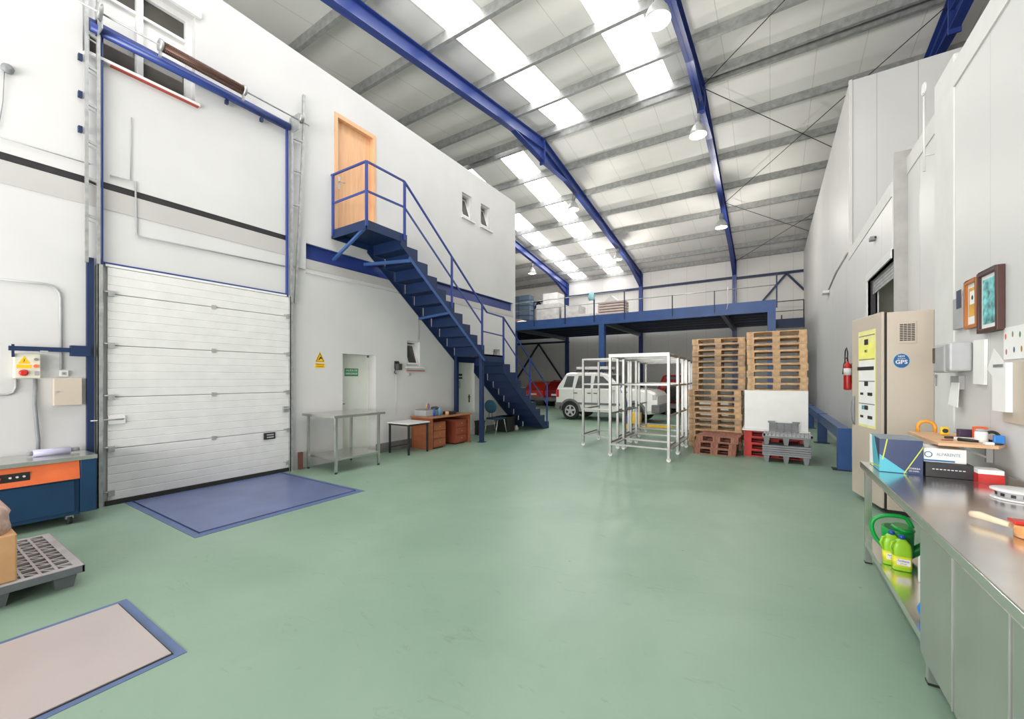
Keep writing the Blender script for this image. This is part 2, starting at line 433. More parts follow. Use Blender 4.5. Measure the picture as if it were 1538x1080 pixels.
struct(MB().box(1.45, -1.0, 0, 1.6, 5.37, 4.52), 'wall_right_near', lines_mat('near_panel', (.62,.615,.605), (.45,.445,.435), 1, 1.17, .006, .48, offset=.02), 'white panel wall above the steel bench', 'wall')
struct(MB().box(1.437, -1.0, 4.30, 1.45, 5.37, 4.52).box(1.55, 5.9, 4.33, 1.56, 7.418, 4.55).box(1.40, 7.45, 4.08, 1.41, 11.05, 4.28), 'trim_7', M_trimw)
# opening in the right wall
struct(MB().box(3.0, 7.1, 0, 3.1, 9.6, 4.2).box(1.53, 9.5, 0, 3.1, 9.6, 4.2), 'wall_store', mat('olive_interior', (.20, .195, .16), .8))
struct(MB().box(1.39, 9.06, 0, 1.55, 9.16, 3.36).box(1.39, 7.45, 3.24, 1.55, 9.06, 3.36), 'door_1', M_wht)
sh = MB()
for i in range(5): sh.box(1.46, 7.45, 3.0+i*.05, 1.475, 9.06, 3.045+i*.05)
t = thing('roller_shutter', 'grey roller shutter rolled up in the opening behind the beige cabinet', 'shutter', (1.46, 8.25, 3.0))
sh.build('slats', M_galv, t)
MB().box(1.44, 9.01, 0, 1.5, 9.06, 3.24).box(1.44, 7.45, 0, 1.5, 7.5, 3.24).build('guide_rail', M_black, t)

# ================================================================== LEFT WALL: windows, doors
def recess_backs():
    # big window
    t = struct(MB().box(W-.2, 1.36, 5.58, W-.10, 1.44, 6.84).box(W-.2, 2.42, 5.58, W-.10, 2.50, 6.84).box(W-.2, 1.44, 5.58, W-.10, 2.42, 5.63)
           .box(W-.2, 1.44, 6.76, W-.10, 2.42, 6.84).box(W-.19, 1.88, 5.63, W-.09, 1.95, 6.76).box(W-.18, 1.44, 6.0, W-.11, 2.42, 6.04).box(W-.18, 1.44, 6.46, W-.11, 2.42, 6.50),
           'window_5', M_wht, 'white framed window high on the left wall', 'window')
    MB().box(W-.17, 1.44, 5.63, W-.16, 2.42, 6.0).box(W-.17, 1.44, 6.5, W-.16, 2.42, 6.76).build('pane', M_glass_d, t)
    MB().box(W-.165, 1.44, 6.04, W-.15, 2.42, 6.46).build('pane_reflection', M_wht, t)  # white panel drawn for a reflection across the middle of the panes
    MB().box(W-.02, 1.37, 5.545, W+.06, 2.54, 5.58).build('sill', M_wht, t)
    MB().box(W+.001, 1.60, 5.533, W+.058, 2.53, 5.5445).build('sill_tile', M_terr, t)
    MB().box(W+.001, 1.3, 6.84, W+.05, 2.56, 6.92).build('lintel', M_wht, t)
    # small tilting windows
    k = 6
    for (y0, y1, z0, z1, ang, zt) in ((8.56, 8.98, 6.0, 6.66, .35, 0), (9.40, 9.84, 6.0, 6.66, .35, 0), (6.58, 6.98, 1.88, 2.46, .35, 1), (10.03, 10.38, 1.88, 2.48, .35, 1)):
        f = .03
        t = struct(MB().box(W-.16, y0, z0, W-.06, y0+f, z1).box(W-.16, y1-f, z0, W-.06, y1, z1).box(W-.16, y0+f, z1-f, W-.06, y1-f, z1).box(W-.16, y0+f, z0, W-.06, y1-f, z0+f),
                   'window_%d' % k, M_wht, 'small white framed window tilted open', 'window'); k += 1
        MB().box(W-.30, y0, z0, W-.29, y1, z1).build('dark_opening', M_glass_d, t)
        # sash tilted inward from its bottom edge
        sash = MB()
        h = z1-z0-2*f; w_ = y1-y0-2*f
        sash.box(0, 0, 0, .03, .045, h).box(0, w_-.045, 0, .03, w_, h).box(0, .045, 0, .03, w_-.045, .045).box(0, .045, h-.045, .03, w_-.045, h)
        Mx = Matrix.Translation((W-.045, y0+f, z0+f)) @ Matrix.Rotation(-.32, 4, 'Y')
        sash.xform(Mx).build('sash', M_wht, t)
        MB().box(.012, .045, .045, .018, w_-.045, h-.045).xform(Mx).build('pane', M_glass_d, t)
        if y0 < 9.9 or z0 > 3:
            MB().box(W-.02, y0-.04, z0-.05, W+.05, y1+.12, z0-.012).build('sill', M_wht, t)
            if zt: MB().box(W-.0, y0-.02, z0-.115, W+.045, y1+.12, z0-.095).build('sill_tile', M_terr, t)
recess_backs()
# wooden door
t = struct(MB().box(W-.12, 4.73, 4.42, W+.02, 4.80, 6.71).box(W-.12, 5.62, 4.42, W+.02, 5.69, 6.71).box(W-.12, 4.80, 6.63, W+.02, 5.62, 6.71), 'door_2', M_door, 'beech door at the top of the blue stairs', 'door', .004)
MB().box(W-.12, 4.80, 4.42, W-.08, 5.62, 6.63).build('door_leaf', M_door, t)
MB().box(W-.08, 4.86, 5.3, W-.07, 4.90, 5.55).build('lock_plate', M_alu, t)
MB().tube([(W-.07, 4.88, 5.44), (W-.02, 4.88, 5.44), (W-.02, 4.98, 5.44)], .009).build('handle', M_alu, t)
# white doors
def plain_door(n, y0, y1, z1, hy, dx):
    t = struct(MB().box(W-dx-.05, y0, 0, W-dx+.01, y0+.04, z1).box(W-dx-.05, y1-.04, 0, W-dx+.01, y1, z1).box(W-dx-.05, y0, z1-.04, W-dx+.01, y1, z1), 'door_%d' % n, M_grdoor)
    MB().box(W-dx-.04, y0+.04, 0.01, W-dx, y1-.04, z1-.04).build('door_leaf', M_grdoor, t)
    MB().box(W-dx, hy-.02, .92, W-dx+.012, hy+.02, 1.14).build('lock_plate', M_black, t)
    s = -1 if hy > (y0+y1)/2 else 1
    MB().tube([(W-dx+.01, hy, 1.08), (W-dx+.05, hy, 1.08), (W-dx+.05, hy+.11*s, 1.08)], .009).build('handle', M_black, t)
    return t
d3 = plain_door(3, 4.91, 5.70, 2.08, 4.98, .24); d3['label'] = 'pale grey recessed door with a green exit notice'
d4 = plain_door(4, 8.41, 9.11, 2.11, 8.98, .10); d4['label'] = 'pale grey door behind the blue stair post'
# notices
X1 = W-.24
t = thing('exit_sign', 'green emergency exit sign on the recessed door', 'sign', (X1+.005, 5.28, 1.64))
MB().box(X1, 5.12, 1.64, X1+.006, 5.44, 1.80).build('plate', mat('sign_green', '#2f8a5b', .5), t)
text_mb('SALIDA DE', .058, (X1+.0075, 5.28, 1.757), (0,1,0), (0,0,1), .0008, bold=.01).build('lettering', M_wht, t)
text_mb('EMERGENCIA', .056, (X1+.0075, 5.28, 1.692), (0,1,0), (0,0,1), .0008, bold=.01, sx=.85).build('lettering', M_wht, t)
t = thing('door_notice', 'small grey and black notice on the pale door behind the stair post', 'sign', (W-.10, 8.58, 1.5))
MB().box(W-.10, 8.48, 1.66, W-.096, 8.68, 1.72).box(W-.10, 8.48, 1.58, W-.096, 8.68, 1.63).build('black_band', M_black, t)
MB().box(W-.10, 8.5, 1.32, W-.097, 8.6, 1.52).build('paper', M_lgrey, t)
# yellow warning sign
t = thing('warning_sign', 'yellow triangle warning sign with a text plate, right of the white gate', 'sign', (W+.002, 4.435, 1.78))
MB().prism([(4.34, 1.90), (4.53, 1.90), (4.435, 2.09)], W, W+.004).build('triangle', mat('sign_yellow', '#f0c014', .5), t)
b = MB()
tri = [(4.355, 1.909), (4.515, 1.909), (4.435, 2.07)]; tri2 = [(4.37, 1.917), (4.5, 1.917), (4.435, 2.05)]
for i in range(3):
    j = (i+1) % 3; b.prism([tri[i], tri[j], tri2[j], tri2[i]], W+.004, W+.0055)
b.prism([(4.40,1.94),(4.42,1.935),(4.45,1.965),(4.47,1.955),(4.48,1.97),(4.45,1.99),(4.44,2.01),(4.43,1.98)], W+.004, W+.0055)
b.build('pictogram', M_black, t)
MB().box(W, 4.34, 1.79, W+.004, 4.53, 1.875).build('text_plate', MATS['sign_yellow'], t)
text_mb('RIESGO DE', .032, (W+.005, 4.435, 1.852), (0,1,0), (0,0,1), .0006).build('lettering', M_black, t)
text_mb('ATRAPAMIENTO', .026, (W+.005, 4.435, 1.815), (0,1,0), (0,0,1), .0006, sx=.8).build('lettering', M_black, t)

# ================================================================== SECTIONAL GATE
XG = -7.0
g = thing('sectional_gate', 'white sectional overhead gate with tall galvanised guide rails and a brown torsion spring', 'gate', (XG, 2.7, 0))
zz = [.055, .71, 1.36, 2.01, 2.66, 3.0]
for i in range(5):
    z0, z1 = zz[i]+.003, zz[i+1]-.003
    mb = MB(); n = max(2, round((z1-z0)/.108)); prof = []
    prof.append((XG-.03, z0)); 
    hgt = (z1-z0)/n
    for k in range(n):
        a = z0+k*hgt
        prof += [(XG-.006 if k else XG-.004, a+.001), (XG, a+.007), (XG, a+hgt-.007), (XG-.006, a+hgt-.001)]
    prof.append((XG-.03, z1))
    # prism along Y: poly (x,z)
    mb.prism(prof, 1.57, 3.84, 'y')
    mb.build('door_section', M_gatew, g)
    if i:
        MB().box(XG, 2.69, zz[i]-.03, XG+.012, 2.75, zz[i]+.03).build('hinge_plate', M_alu, g)
    for y in (1.565, 3.79):
        p = MB().box(XG-.005, y, zz[i]+ (.0 if i else .1)-.035, XG+.05, y+.06, zz[i]+(.0 if i else .1)+.035)
        p.tube([(XG+.03, y-.05, zz[i]+(.0 if i else .1)+.02), (XG+.03, y+.05, zz[i]+(.0 if i else .1)+.02)], .012)
        p.build('roller_bracket', M_galv, g)
MB().box(XG-.03, 1.55, 0.0, XG+.012, 3.86, .055).build('bottom_seal', M_rubber, g)
MB().box(XG-.03, 1.55, 3.0, XG+.004, 3.86, 3.03).build('top_seal', M_wht, g)
# pull handle
h_ = MB().box(XG+.001, 3.42, .59, XG+.03, 3.60, .70).build('pull_handle', M_black, g, .008)
MB().box(XG+.03, 3.46, .615, XG+.034, 3.57, .635).box(XG+.03, 3.46, .655, XG+.034, 3.57, .675).build('grip_slot', M_lgrey, h_)
# shoot bolts
for y in (1.66, 3.82):
    lk = MB().box(XG+.001, y-.09, 1.02, XG+.03, y+.07, 1.12).build('slide_bolt', M_wht if y < 2 else M_galv, g, .004)
    MB().tube([(XG+.045, y-.25 if y < 2 else y-.1, 1.08), (XG+.045, y+.05, 1.08)], .009).build('bolt_rod', M_galv, lk)
# vertical tracks
for (y, s) in ((1.50, 1), (3.865, -1)):
    t1 = MB().box(W+.002, y-.03, 0, W+.012, y+.04, 3.0).box(W+.002, y-.03, 0, W+.10, y-.022, 3.0).box(W+.085, y-.03, 0, W+.10, y+.015, 3.0)
    t1.build('guide_rail', M_galv, g)
    for z in (.3, 1.0, 1.7, 2.4):
        MB().box(W+.09, y-.012, z, W+.104, y+.02, z+.09).build('rail_bracket', M_galv, g)
# upper ladder-like guides
def rung_guide(ya, yb, z0, z1, yb_top=None, zs=()):
    yt = yb_top if yb_top is not None else yb
    MB().bar((W+.09, ya, z0), (W+.09, ya, z1), .05, .03, (0,1,0)).build('guide_rail', M_galv, g)
    MB().bar((W+.09, yb, z0), (W+.09, yt, z1+.2), .035, .03, (0,1,0)).build('guide_rail', M_galv, g)
    for z in zs:
        f_ = (z-z0)/(z1-z0); y2 = yb+(yt-yb)*f_
        MB().bar((W+.09, ya, z), (W+.09, y2, z+.02), .03, .03).bar((W+.09, ya, z-.06), (W+.09, y2, z-.04), .014, .014).build('rung', M_galv, g)
rung_guide(1.475, 1.375, 3.0, 6.6, None, (3.55, 4.0, 4.45, 4.9, 5.35, 5.75))
rung_guide(3.86, 3.92, 2.9, 6.0, 4.08, (4.6, 5.2, 5.75))
MB().bar((W+.09, 4.06, 6.1), (W+.09, 4.075, 6.6), .05, .04, (0,1,0)).build('rail_end', M_galv, g)
# blue opening outline
MB().box(W+.001, 1.515, 3.0, W+.05, 1.53, 5.9).build('blue_edge', M_blue, g)
MB().box(W+.001, 3.80, 3.0, W+.05, 3.825, 5.95).build('blue_edge', M_blue, g)
MB().box(W+.001, 1.53, 3.035, W+.03, 3.80, 3.055).build('blue_edge', M_blue, g)
MB().tube([(W+.10, 1.40, 5.86), (W+.10, 3.82, 5.90)], .055, 14).build('header_tube', M_blue, g)
MB().box(W+.002, 1.40, 5.88, W+.06, 3.82, 5.99).build('header_beam', M_blue, g)
for y in (2.85, 3.35): MB().box(W+.06, y, 5.76, W+.11, y+.04, 5.82).build('clip', M_navy, g)
for z in (5.02, 5.47, 4.6): MB().box(W+.001, 1.315, z-.035, W+.05, 1.35, z+.035).build('clip', M_navy, g)
MB().tube([(-6.75, 1.1, 5.965), (-6.75, 4.05, 5.985)], .012).build('shaft', M_galv, g)
sp = MB().tube([(-6.75, 2.04, 5.97), (-6.75, 3.0, 5.97)], .062, 16)
for i in range(60):
    y = 2.07+i*.0167
    sp.tube([(-6.75+.064*math.cos(a), y-.03+.0157*a/(2*PI), 5.97+.064*math.sin(a)) for a in [2*PI*k/8 for k in range(8)]], .006, 4)
sp.build('torsion_spring', mat('brown_spring', '#5b4238', .45, .5), g)
for y, z in ((2.02, 5.97), (3.02, 5.975)):
    MB().lathe([(.03, -.02), (.078, -.02), (.078, .01), (.05, .03)], (-6.75, y, z), 'y', 14).build('spring_cone', M_galv, g)
    MB().box(-6.79, y-.012, z-.14, -6.74, y+.012, z-.03).build('bearing_plate', M_galv, g)
MB().lathe([(.02, -.02), (.10, -.018), (.075, 0), (.10, .018), (.02, .02)], (-6.75, 1.44, 5.97), 'y', 18).build('cable_drum', M_galv, g)
MB().lathe([(.02, -.03), (.075, -.028), (.06, 0), (.075, .028), (.02, .03)], (-6.75, 3.9, 6.03), 'y', 18).build('cable_drum', M_galv, g)
MB().box(-7.02, 1.46, 5.78, -6.73, 1.47, 6.05).build('end_bracket', M_galv, g)
MB().box(-7.02, 3.86, 5.82, -6.73, 3.87, 6.10).build('end_bracket', M_galv, g)
# white pier right of the gate
struct(MB().box(W, 3.93, 3.55, W+.03, 4.15, 4.1), 'trim_8', M_white)
# red and white posts at foot of gate
single(MB().box(-6.99, 3.99, 0, -6.93, 4.05, .30), 'gate_stop', mat('rust_brown', '#6c4438', .7), 'short rusty brown stop post at the foot of the gate rail', 'post')

# blue jib post
t = thing('jib_post', 'tall flat blue post with a short swinging arm, left of the gate', 'post', (W, 1.42, 0))
MB().box(W+.001, 1.385, 0, W+.06, 1.445, 3.07).build('post', M_navy, t)
a_ = MB().bar((W+.10, 1.39, 1.93), (W+.10, .78, 1.925), .05, .05).bar((W+.10, .81, 1.97), (W+.10, .81, 1.83), .02, .02).build('arm', M_navy, t)
MB().box(W+.05, 1.24, 1.86, W+.14, 1.40, 1.985).build('arm_bracket', M_navy, t)
MB().bar((W+.10, 1.06, 1.90), (W+.10, 1.0, 1.90), .07, .02).build('hook_plate', M_alu, a_)

# control boxes
t = thing('control_box', 'pale control box with yellow warning label and red push button, above the strapping machine', 'control box', (W, .91, 1.6))
MB().box(W, .82, 1.60, W+.09, 1.01, 1.87).build('casing', mat('ivory_plastic', '#ddd8c6', .5), t, .006)
MB().prism([(.845, 1.76), (.935, 1.76), (.89, 1.845)], W+.09, W+.0925).box(W+.09, .835, 1.71, W+.0925, .94, 1.75).build('warning_label', MATS['sign_yellow'], t)
MB().prism([(.882,1.77),(.895,1.795),(.889,1.797),(.898,1.82),(.884,1.80),(.89,1.797)], W+.0925, W+.094).build('pictogram', M_black, t)
MB().lathe([(.035, 0), (.035, .02), (.022, .03)], (W+.09, .885, 1.66), 'x', 14).build('red_button', M_red, t)
MB().lathe([(.016, 0), (.016, .012)], (W+.09, .975, 1.81), 'x', 10).build('grey_knob', M_grey, t)
MB().lathe([(.02, 0), (.02, .018)], (W+.09, .975, 1.735), 'x', 10).build('orange_knob', M_orange, t)
MB().box(W+.09, .965, 1.63, W+.094, 1.0, 1.68).build('switch', M_lgrey, t)
t = thing('junction_box', 'beige square steel junction box on the wall beside the blue post', 'junction box', (W, 1.22, 1.28))
MB().box(W, 1.11, 1.28, W+.08, 1.34, 1.60).build('casing', M_beige, t, .005)
MB().lathe([(.01, 0), (.01, .012)], (W+.08, 1.13, 1.44), 'x', 10).build('lock', M_lgrey, t)
t = thing('wall_socket', 'white wall socket just above the beige junction box', 'socket', (W, 1.2, 1.62))
MB().box(W, 1.165, 1.62, W+.035, 1.235, 1.69).build('plate', M_wht, t, .003)
MB().box(W+.035, 1.18, 1.635, W+.037, 1.22, 1.675).build('socket_face', M_lgrey, t)
MB().box(W+.037, 1.19, 1.645, W+.038, 1.21, 1.665).build('socket_hole', M_grey, t)

def conduit(pts, r, label, m=M_lgrey, name='conduit'):
    return single(MB().tube(pts, r, 8), name, m, label, 'conduit' if name == 'conduit' else 'cable')
xw = W+.016
conduit([(xw, .72, 2.67), (xw, 1.05, 2.68), (xw, 1.10, 2.67), (xw, 1.14, 2.64), (xw, 1.165, 2.60), (xw, 1.175, 2.54), (xw, 1.18, 1.70)], .013, 'pale conduit bending down to the socket left of the gate')
conduit([(xw, 0.98, 1.59), (xw+.01, .975, 1.3), (xw+.03, .985, 1.1), (xw+.02, 1.0, .9), (xw+.01, 1.0, .752)], .017, 'dark grey flexible conduit below the control box', M_grey)
conduit([(xw, .84, 1.59), (xw, .84, 1.5), (xw, .82, 1.44), (xw, .78, 1.42), (xw, .5, 1.42)], .011, 'thin pale conduit curving left below the control box')
conduit([(xw, 1.60, 4.16), (xw, 1.84, 4.18), (xw, 1.85, 3.50), (xw, 1.87, 3.47), (xw, 3.78, 3.52)], .011, 'thin pale conduit stepping down between the gate guides')
conduit([(xw, 1.79, 4.18), (xw, 1.80, 5.0)], .006, 'thin upright wire above the gate between the guides')
conduit([(xw, .5, 4.20), (xw, 1.42, 4.22)], .006, 'thin pale cable above the black beam line at far left')
conduit([(xw, 4.16, 3.50), (xw, 6.9, 3.50), (xw, 6.92, 2.5)], .010, 'pale conduit under the blue beam behind the stairs')
conduit([(xw, 6.24, 1.70), (xw, 6.24, .78)], .005, 'thin white cord hanging from the black floodlight', M_wht, 'power_cord')
for i, z in enumerate((2.3, 2.0)):
    pass
t = thing('wall_siren', 'small grey siren with a hanging cable high on the wall at far left', 'siren', (W, .76, 4.9))
MB().lathe([(.02, 0), (.05, .02), (.05, .05), (.02, .07)], (W, .78, 4.97), 'x', 12).build('siren_body', M_grey, t)
MB().tube([(W+.03, .76, 4.95), (W+.02, .75, 4.6), (W+.02, .72, 4.3)], .004, 5).build('cable', M_grey, t)

t = thing('floodlight', 'small black floodlight on a bracket left of the low tilted window', 'floodlight', (W, 6.22, 1.76))
Mf = Matrix.Translation((W+.10, 6.24, 1.85)) @ Matrix.Rotation(.35, 4, 'Z')
MB().box(-.04, -.09, -.07, .04, .09, .07).xform(Mf).build('housing', M_black, t, .01)
MB().box(.04, -.07, -.055, .046, .07, .055).xform(Mf).build('lens', M_glass_d, t)
MB().box(W, 6.20, 1.80, W+.04, 6.30, 1.98).bar((W+.04, 6.25, 1.93), (W+.1, 6.25, 1.93), .02, .05).build('bracket', M_dark, t)
MB().tube([(W+.06, 6.18, 1.80), (W+.05, 6.16, 1.72), (W+.02, 6.24, 1.70)], .01).build('cord_end', M_black, t)
single(MB().box(W, 6.60, 1.66, W+.03, 6.68, 1.72), 'socket_box', M_lgrey, 'pale socket box under the low tilted window', 'socket', bevel=.004)

# ================================================================== FLOOR PLATES
t = thing('dock_leveller', 'blue steel dock leveller plate set in the floor before the white gate', 'floor plate', (-5.9, 2.72, 0))
MB().box(-6.97, 1.72, 0, -4.85, 3.73, .004).build('border', M_bluepaint, t)
MB().box(-6.93, 1.80, .004, -4.95, 3.65, .012).build('plate', M_bluepad, t)
MB().box(-4.96, 1.79, .0, -4.951, 3.66, .0145).box(-6.95, 1.792, .0, -4.96, 1.80, .0145).box(-6.95, 3.65, 0, -4.96, 3.658, .0145).build('joint', mat('joint_blue', '#23305e', .6), t)
t = thing('weighing_platform', 'pinkish steel weighing plate with a blue painted border in the floor', 'floor plate', (-3.4, 0, 0))
MB().box(-3.93, -1.4, 0, -2.87, .98, .003).build('painted_border', M_bluepaint, t)
MB().box(-3.885, -1.3, .003, -2.912, .93, .006).build('joint', M_dark, t)
MB().box(-3.877, -1.29, .006, -2.92, .922, .011).build('plate', M_pinkplate, t)

# ================================================================== STAIRCASE
st = thing('staircase', 'navy blue steel staircase rising along the white wall to the beech door', 'staircase', (-6.5, 8, 0))
XN, XFR = -6.0, -6.98
up_y = [5.60 + .2833*i for i in range(10)]          # upper flight nosing positions
lo_y = [9.05 + .288*i for i in range(10)]
prof_u = []; z = 4.40
mbt = []
# platform
MB().box(XFR-.018, 4.664, 4.36, XN-.014, 5.598, 4.399).build('platform', M_navy, st)
MB().box(XN-.012, 4.65, 4.24, XN, 5.60, 4.40).box(XFR, 4.65, 4.24, XN, 4.662, 4.40).box(XFR-.03, 4.65, 4.24, XFR-.02, 5.6, 4.4).build('platform_edge', M_navy, st)
def flight(ys, ztop, n):
    r = .22; k = (n-1)
    for i in range(k):
        zt = ztop - r*(i+1)
        a, b = ys[i], ys[i+1]
        MB().box(XFR+.035, a-.012, zt-.03, XN-.009, b, zt).box(XFR+.035, b-.012, zt-r, XN-.009, b, zt-.03).build('step', M_navy, st)
    MB().box(XFR, ys[0]-.012, ztop-r, XN, ys[0], ztop-.04).build('riser', M_navy, st)
    # sawtooth stringers
    for x in (XN, XFR):
        pts = [(ys[0]-.10 if ztop > 3 else ys[0]-.02, ztop), (ys[0], ztop)]
        for i in range(k):
            zt = ztop - r*(i+1); pts += [(ys[i], zt), (ys[i+1], zt)]
        zb = ztop - r*(k+1); pts.append((ys[k], max(zb, 0)))
        s_ = r/(ys[1]-ys[0])
        if zb <= 0.01:
            pts.append((ys[k]-.12, 0))
            y_at0 = ys[k]-.34; pts.append((y_at0, 0))
            pts.append((ys[0]-.05, (y_at0-ys[0]+.05)*s_))
        else:
            pts.append((ys[k], zb-.13)); pts.append((ys[0]-.16, zb-.13+(ys[k]-ys[0]+.16)*s_)); pts.append((ys[0]-.16, ztop-.05))
        MB().prism(pts, x-.008, x+.006).build('stringer', M_navy, st)
flight(up_y, 4.40, 10)
flight(lo_y, 2.20, 10)
for ys, z1 in ((up_y, 4.40), (lo_y, 2.2)):
    s_ = .22/(ys[1]-ys[0])
    a = (XN+.01, ys[0]+(.05), z1-.42); b = (XN+.01, ys[9], z1-.42-(ys[9]-ys[0]-.05)*s_)
    if z1 > 3: MB().bar(a, b, .015, .06).build('stringer_flange', M_mblue, st)
# landing
MB().box(XFR, 8.15, 2.16, XN, 9.05, 2.20).box(XN-.012, 8.15, 2.02, XN, 9.05, 2.20).box(XFR, 8.15, 2.02, XFR+.012, 9.05, 2.2).build('landing', M_navy, st)
# cross braces under upper flight
MB().bar((XN, 5.72, 3.93), (XFR-.05, 5.40, 3.93), .05, .06).build('cross_bar', M_mblue, st)
MB().bar((XN, 6.9, 3.06), (XFR, 6.9, 3.0), .05, .05).build('cross_bar', M_mblue, st)
MB().bar((XN-.05, 4.68, 4.28), (W+.01, 4.70, 3.85), .045, .045).build('brace', M_mblue, st)
# posts
MB().box(-6.12, 8.10, 0, -6.03, 8.19, 2.16).box(-6.16, 8.06, 0, -5.99, 8.23, .012).build('support_post', M_navy, st)
MB().box(-6.98, 8.15, 0, -6.89, 8.24, 2.16).build('support_post', M_navy, st)
# handrails
RX = XN+.01
def zt(y):
    if y < 5.6: return 4.40
    if y < 8.15: return 4.40-.22*(int((y-5.6)/.2833)+1)
    if y < 9.05: return 2.2
    return max(0, 2.2-.22*(int((y-9.05)/.288)+1))
top = [(RX, 4.65, 5.42), (RX, 5.53, 5.42), (RX, 8.25, 3.25), (RX, 9.0, 3.22), (RX, 11.5, 1.36)]
mid = [(RX, 4.65, 4.90), (RX, 5.53, 4.92), (RX, 8.05, 2.93)]
b = MB()
for p, q in zip(top[:-1], top[1:]): b.bar(p, q, .035, .03)
b.bar((XFR-.03, 4.65, 5.44), (RX, 4.65, 5.42), .035, .03)
b.build('handrail', M_blue, st)
b = MB()
for p, q in zip(mid[:-1], mid[1:]): b.bar(p, q, .015, .04)
b.bar((XFR-.02, 4.65, 4.90), (RX, 4.65, 4.90), .015, .04); b.bar((RX, 8.05, 2.76), (RX, 9.0, 2.72), .015, .03); b.bar((RX, 9.0, 2.70), (RX, 11.5, .78), .015, .035)
b.build('middle_rail', M_blue, st)
def rail_top(y):
    for (a, b_) in zip(top[:-1], top[1:]):
        if a[1] <= y <= b_[1]: return a[2]+(b_[2]-a[2])*(y-a[1])/(b_[1]-a[1])
for y in (4.65, 5.53, 6.92, 8.05, 9.0, 10.42, 11.5):
    MB().box(RX-.015, y-.022, zt(y)-.12, RX+.02, y+.022, rail_top(y)-.01).build('baluster', M_blue, st)
MB().box(XFR, 4.63, 4.28, XFR+.04, 4.67, 5.43).build('baluster', M_blue, st)

# ================================================================== MEZZANINE
mz = thing('mezzanine', 'blue steel mezzanine platform across the back of the hall with thin railings', 'platform', (-6, 21, 0))
MY0, MY1 = 18.0, 24.6; MX0, MX1 = -16.9, .19; MB0, MB1 = 4.09, 4.53
MB().box(MX0, MY0+.05, MB1-.03, MX1, MY1, MB1).build('deck', mat('deck_board', (.12, .12, .13), .7), mz)
def chan(mb, x0, x1, y, z0, z1, s=1):
    mb.box(x0, y, z0, x1, y+.016, z1).box(x0, y+.016, z1-.018, x1, y+.12*s, z1).box(x0, y+.016, z0, x1, y+.12*s, z0+.018)
b = MB(); chan(b, MX0, MX1, MY0, MB0, MB1); b.build('front_beam', M_mblue, mz)
b = MB(); chan(b, MX0, MX1, MY1-.15, MB0+.2, MB1-.04); b.build('back_beam', M_navy, mz)
for i in range(6):
    y = 18.9+i*.95; MB().box(MX0, y, MB0+.22, MX1, y+.07, MB1-.03).build('joist', M_dark if i % 2 else M_navy, mz)
for x in (-16.4, -11.4, -6.56, .06):
    MB().box(x-.13, MY0+.02, 0, x+.13, MY0+.28, MB0).build('post', M_mblue, mz)
for x in (-11.4, -6.55, -1.6, .06):
    MB().box(x-.08, MY0+.13, MB0+.02, x+.08, MY1-.2, MB0+.22).build('cross_beam', mat('cross_beam_lit_grey', '#5d6674', .4), mz)  # the light falling on these beams is put into their grey
MB().box(-.07, MY0-.012, 0, .19, MY0+.018, MB1).build('end_post_cover', M_mblue, mz)
MB().box(.19, 24.1, MB0, 1.42, 24.14, MB1).box(.19, 24.14, MB1-.04, 1.42, 24.62, MB1).build('side_deck', M_navy, mz)
b = MB(); b.tube([(.26, 24.1, 5.40), (1.40, 24.1, 5.40)], .02); b.tube([(.26, 24.1, 4.91), (1.40, 24.1, 4.91)], .016); b.tube([(1.39, 24.1, MB1), (1.39, 24.1, 5.40)], .02); b.tube([(.5, 24.1, MB1), (.5, 24.1, 4.72)], .025)
b.build('side_railing', M_dark, mz)
MB().tube([(MX0, MY0+.01, 5.50), (-5.45, MY0+.01, 5.50)], .021).build('top_rail', M_galv, mz)
MB().tube([(MX0, MY0+.01, 5.08), (MX1, MY0+.01, 5.08)], .018).build('middle_rail', M_galv, mz)
for x, zt_, th in ((-10.1, 5.50, .017), (-8.38, 5.50, .030), (-6.9, 5.50, .030), (-5.48, 5.50, .022), (-3.45, 5.08, .020), (-1.86, 5.08, .018), (.22, 5.52, .024), (-11.9, 5.50, .025), (-13.7, 5.50, .025)):
    MB().box(x-th, MY0-.026, 4.22, x+th, MY0-.001, zt_).build('baluster', M_navy, mz)
MB().tube([(-1.38, MY0-.05, 5.18), (-1.41, MY0-.05, 4.9), (-1.38, MY0-.05, 4.52), (-1.42, MY0-.05, 4.3)], .011, 6).build('loose_cord', M_wht, mz)

# far wall bracing struts
def bay(x0, x1, zs, label):
    t = thing('wall_bracing', label, 'steel bracing', ((x0+x1)/2, YF-.15, 0))
    ya = YF-.12
    for z0, drop, xc in zs:
        MB().bar((x0, ya, z0), (x1, ya, z0), .1, .12).build('strut', M_dblue if 0 else M_navy, t)
        if xc is not None:
            MB().bar((xc, ya-.02, z0-.05), (xc-drop[0], ya-.02, z0-drop[1]), .09, .09).build('diagonal', M_navy, t)
            MB().bar((xc, ya-.02, z0-.05), (xc+drop[0], ya-.02, z0-drop[1]), .09, .09).build('diagonal', M_navy, t)
bay(-1.5, 1.42, [(6.95, (1.7, 2.2), .72)], 'dark steel strut and inverted V bracing on the far wall beside the tall white room')
bay(-6.45, -1.7, [(7.0, (0, 0), None)], 'dark steel strut along the far wall above the mezzanine between two columns')
bay(-17, -11.5, [(6.95, (2.3, 3.0), -13.55), (4.02, (2.3, 3.2), -13.55)], 'dark steel K bracing on the far wall beside the red cars')
bay(-11.3, -6.65, [(7.0, (0, 0), None)], 'dark steel strut along the far wall behind the boxes on the mezzanine')

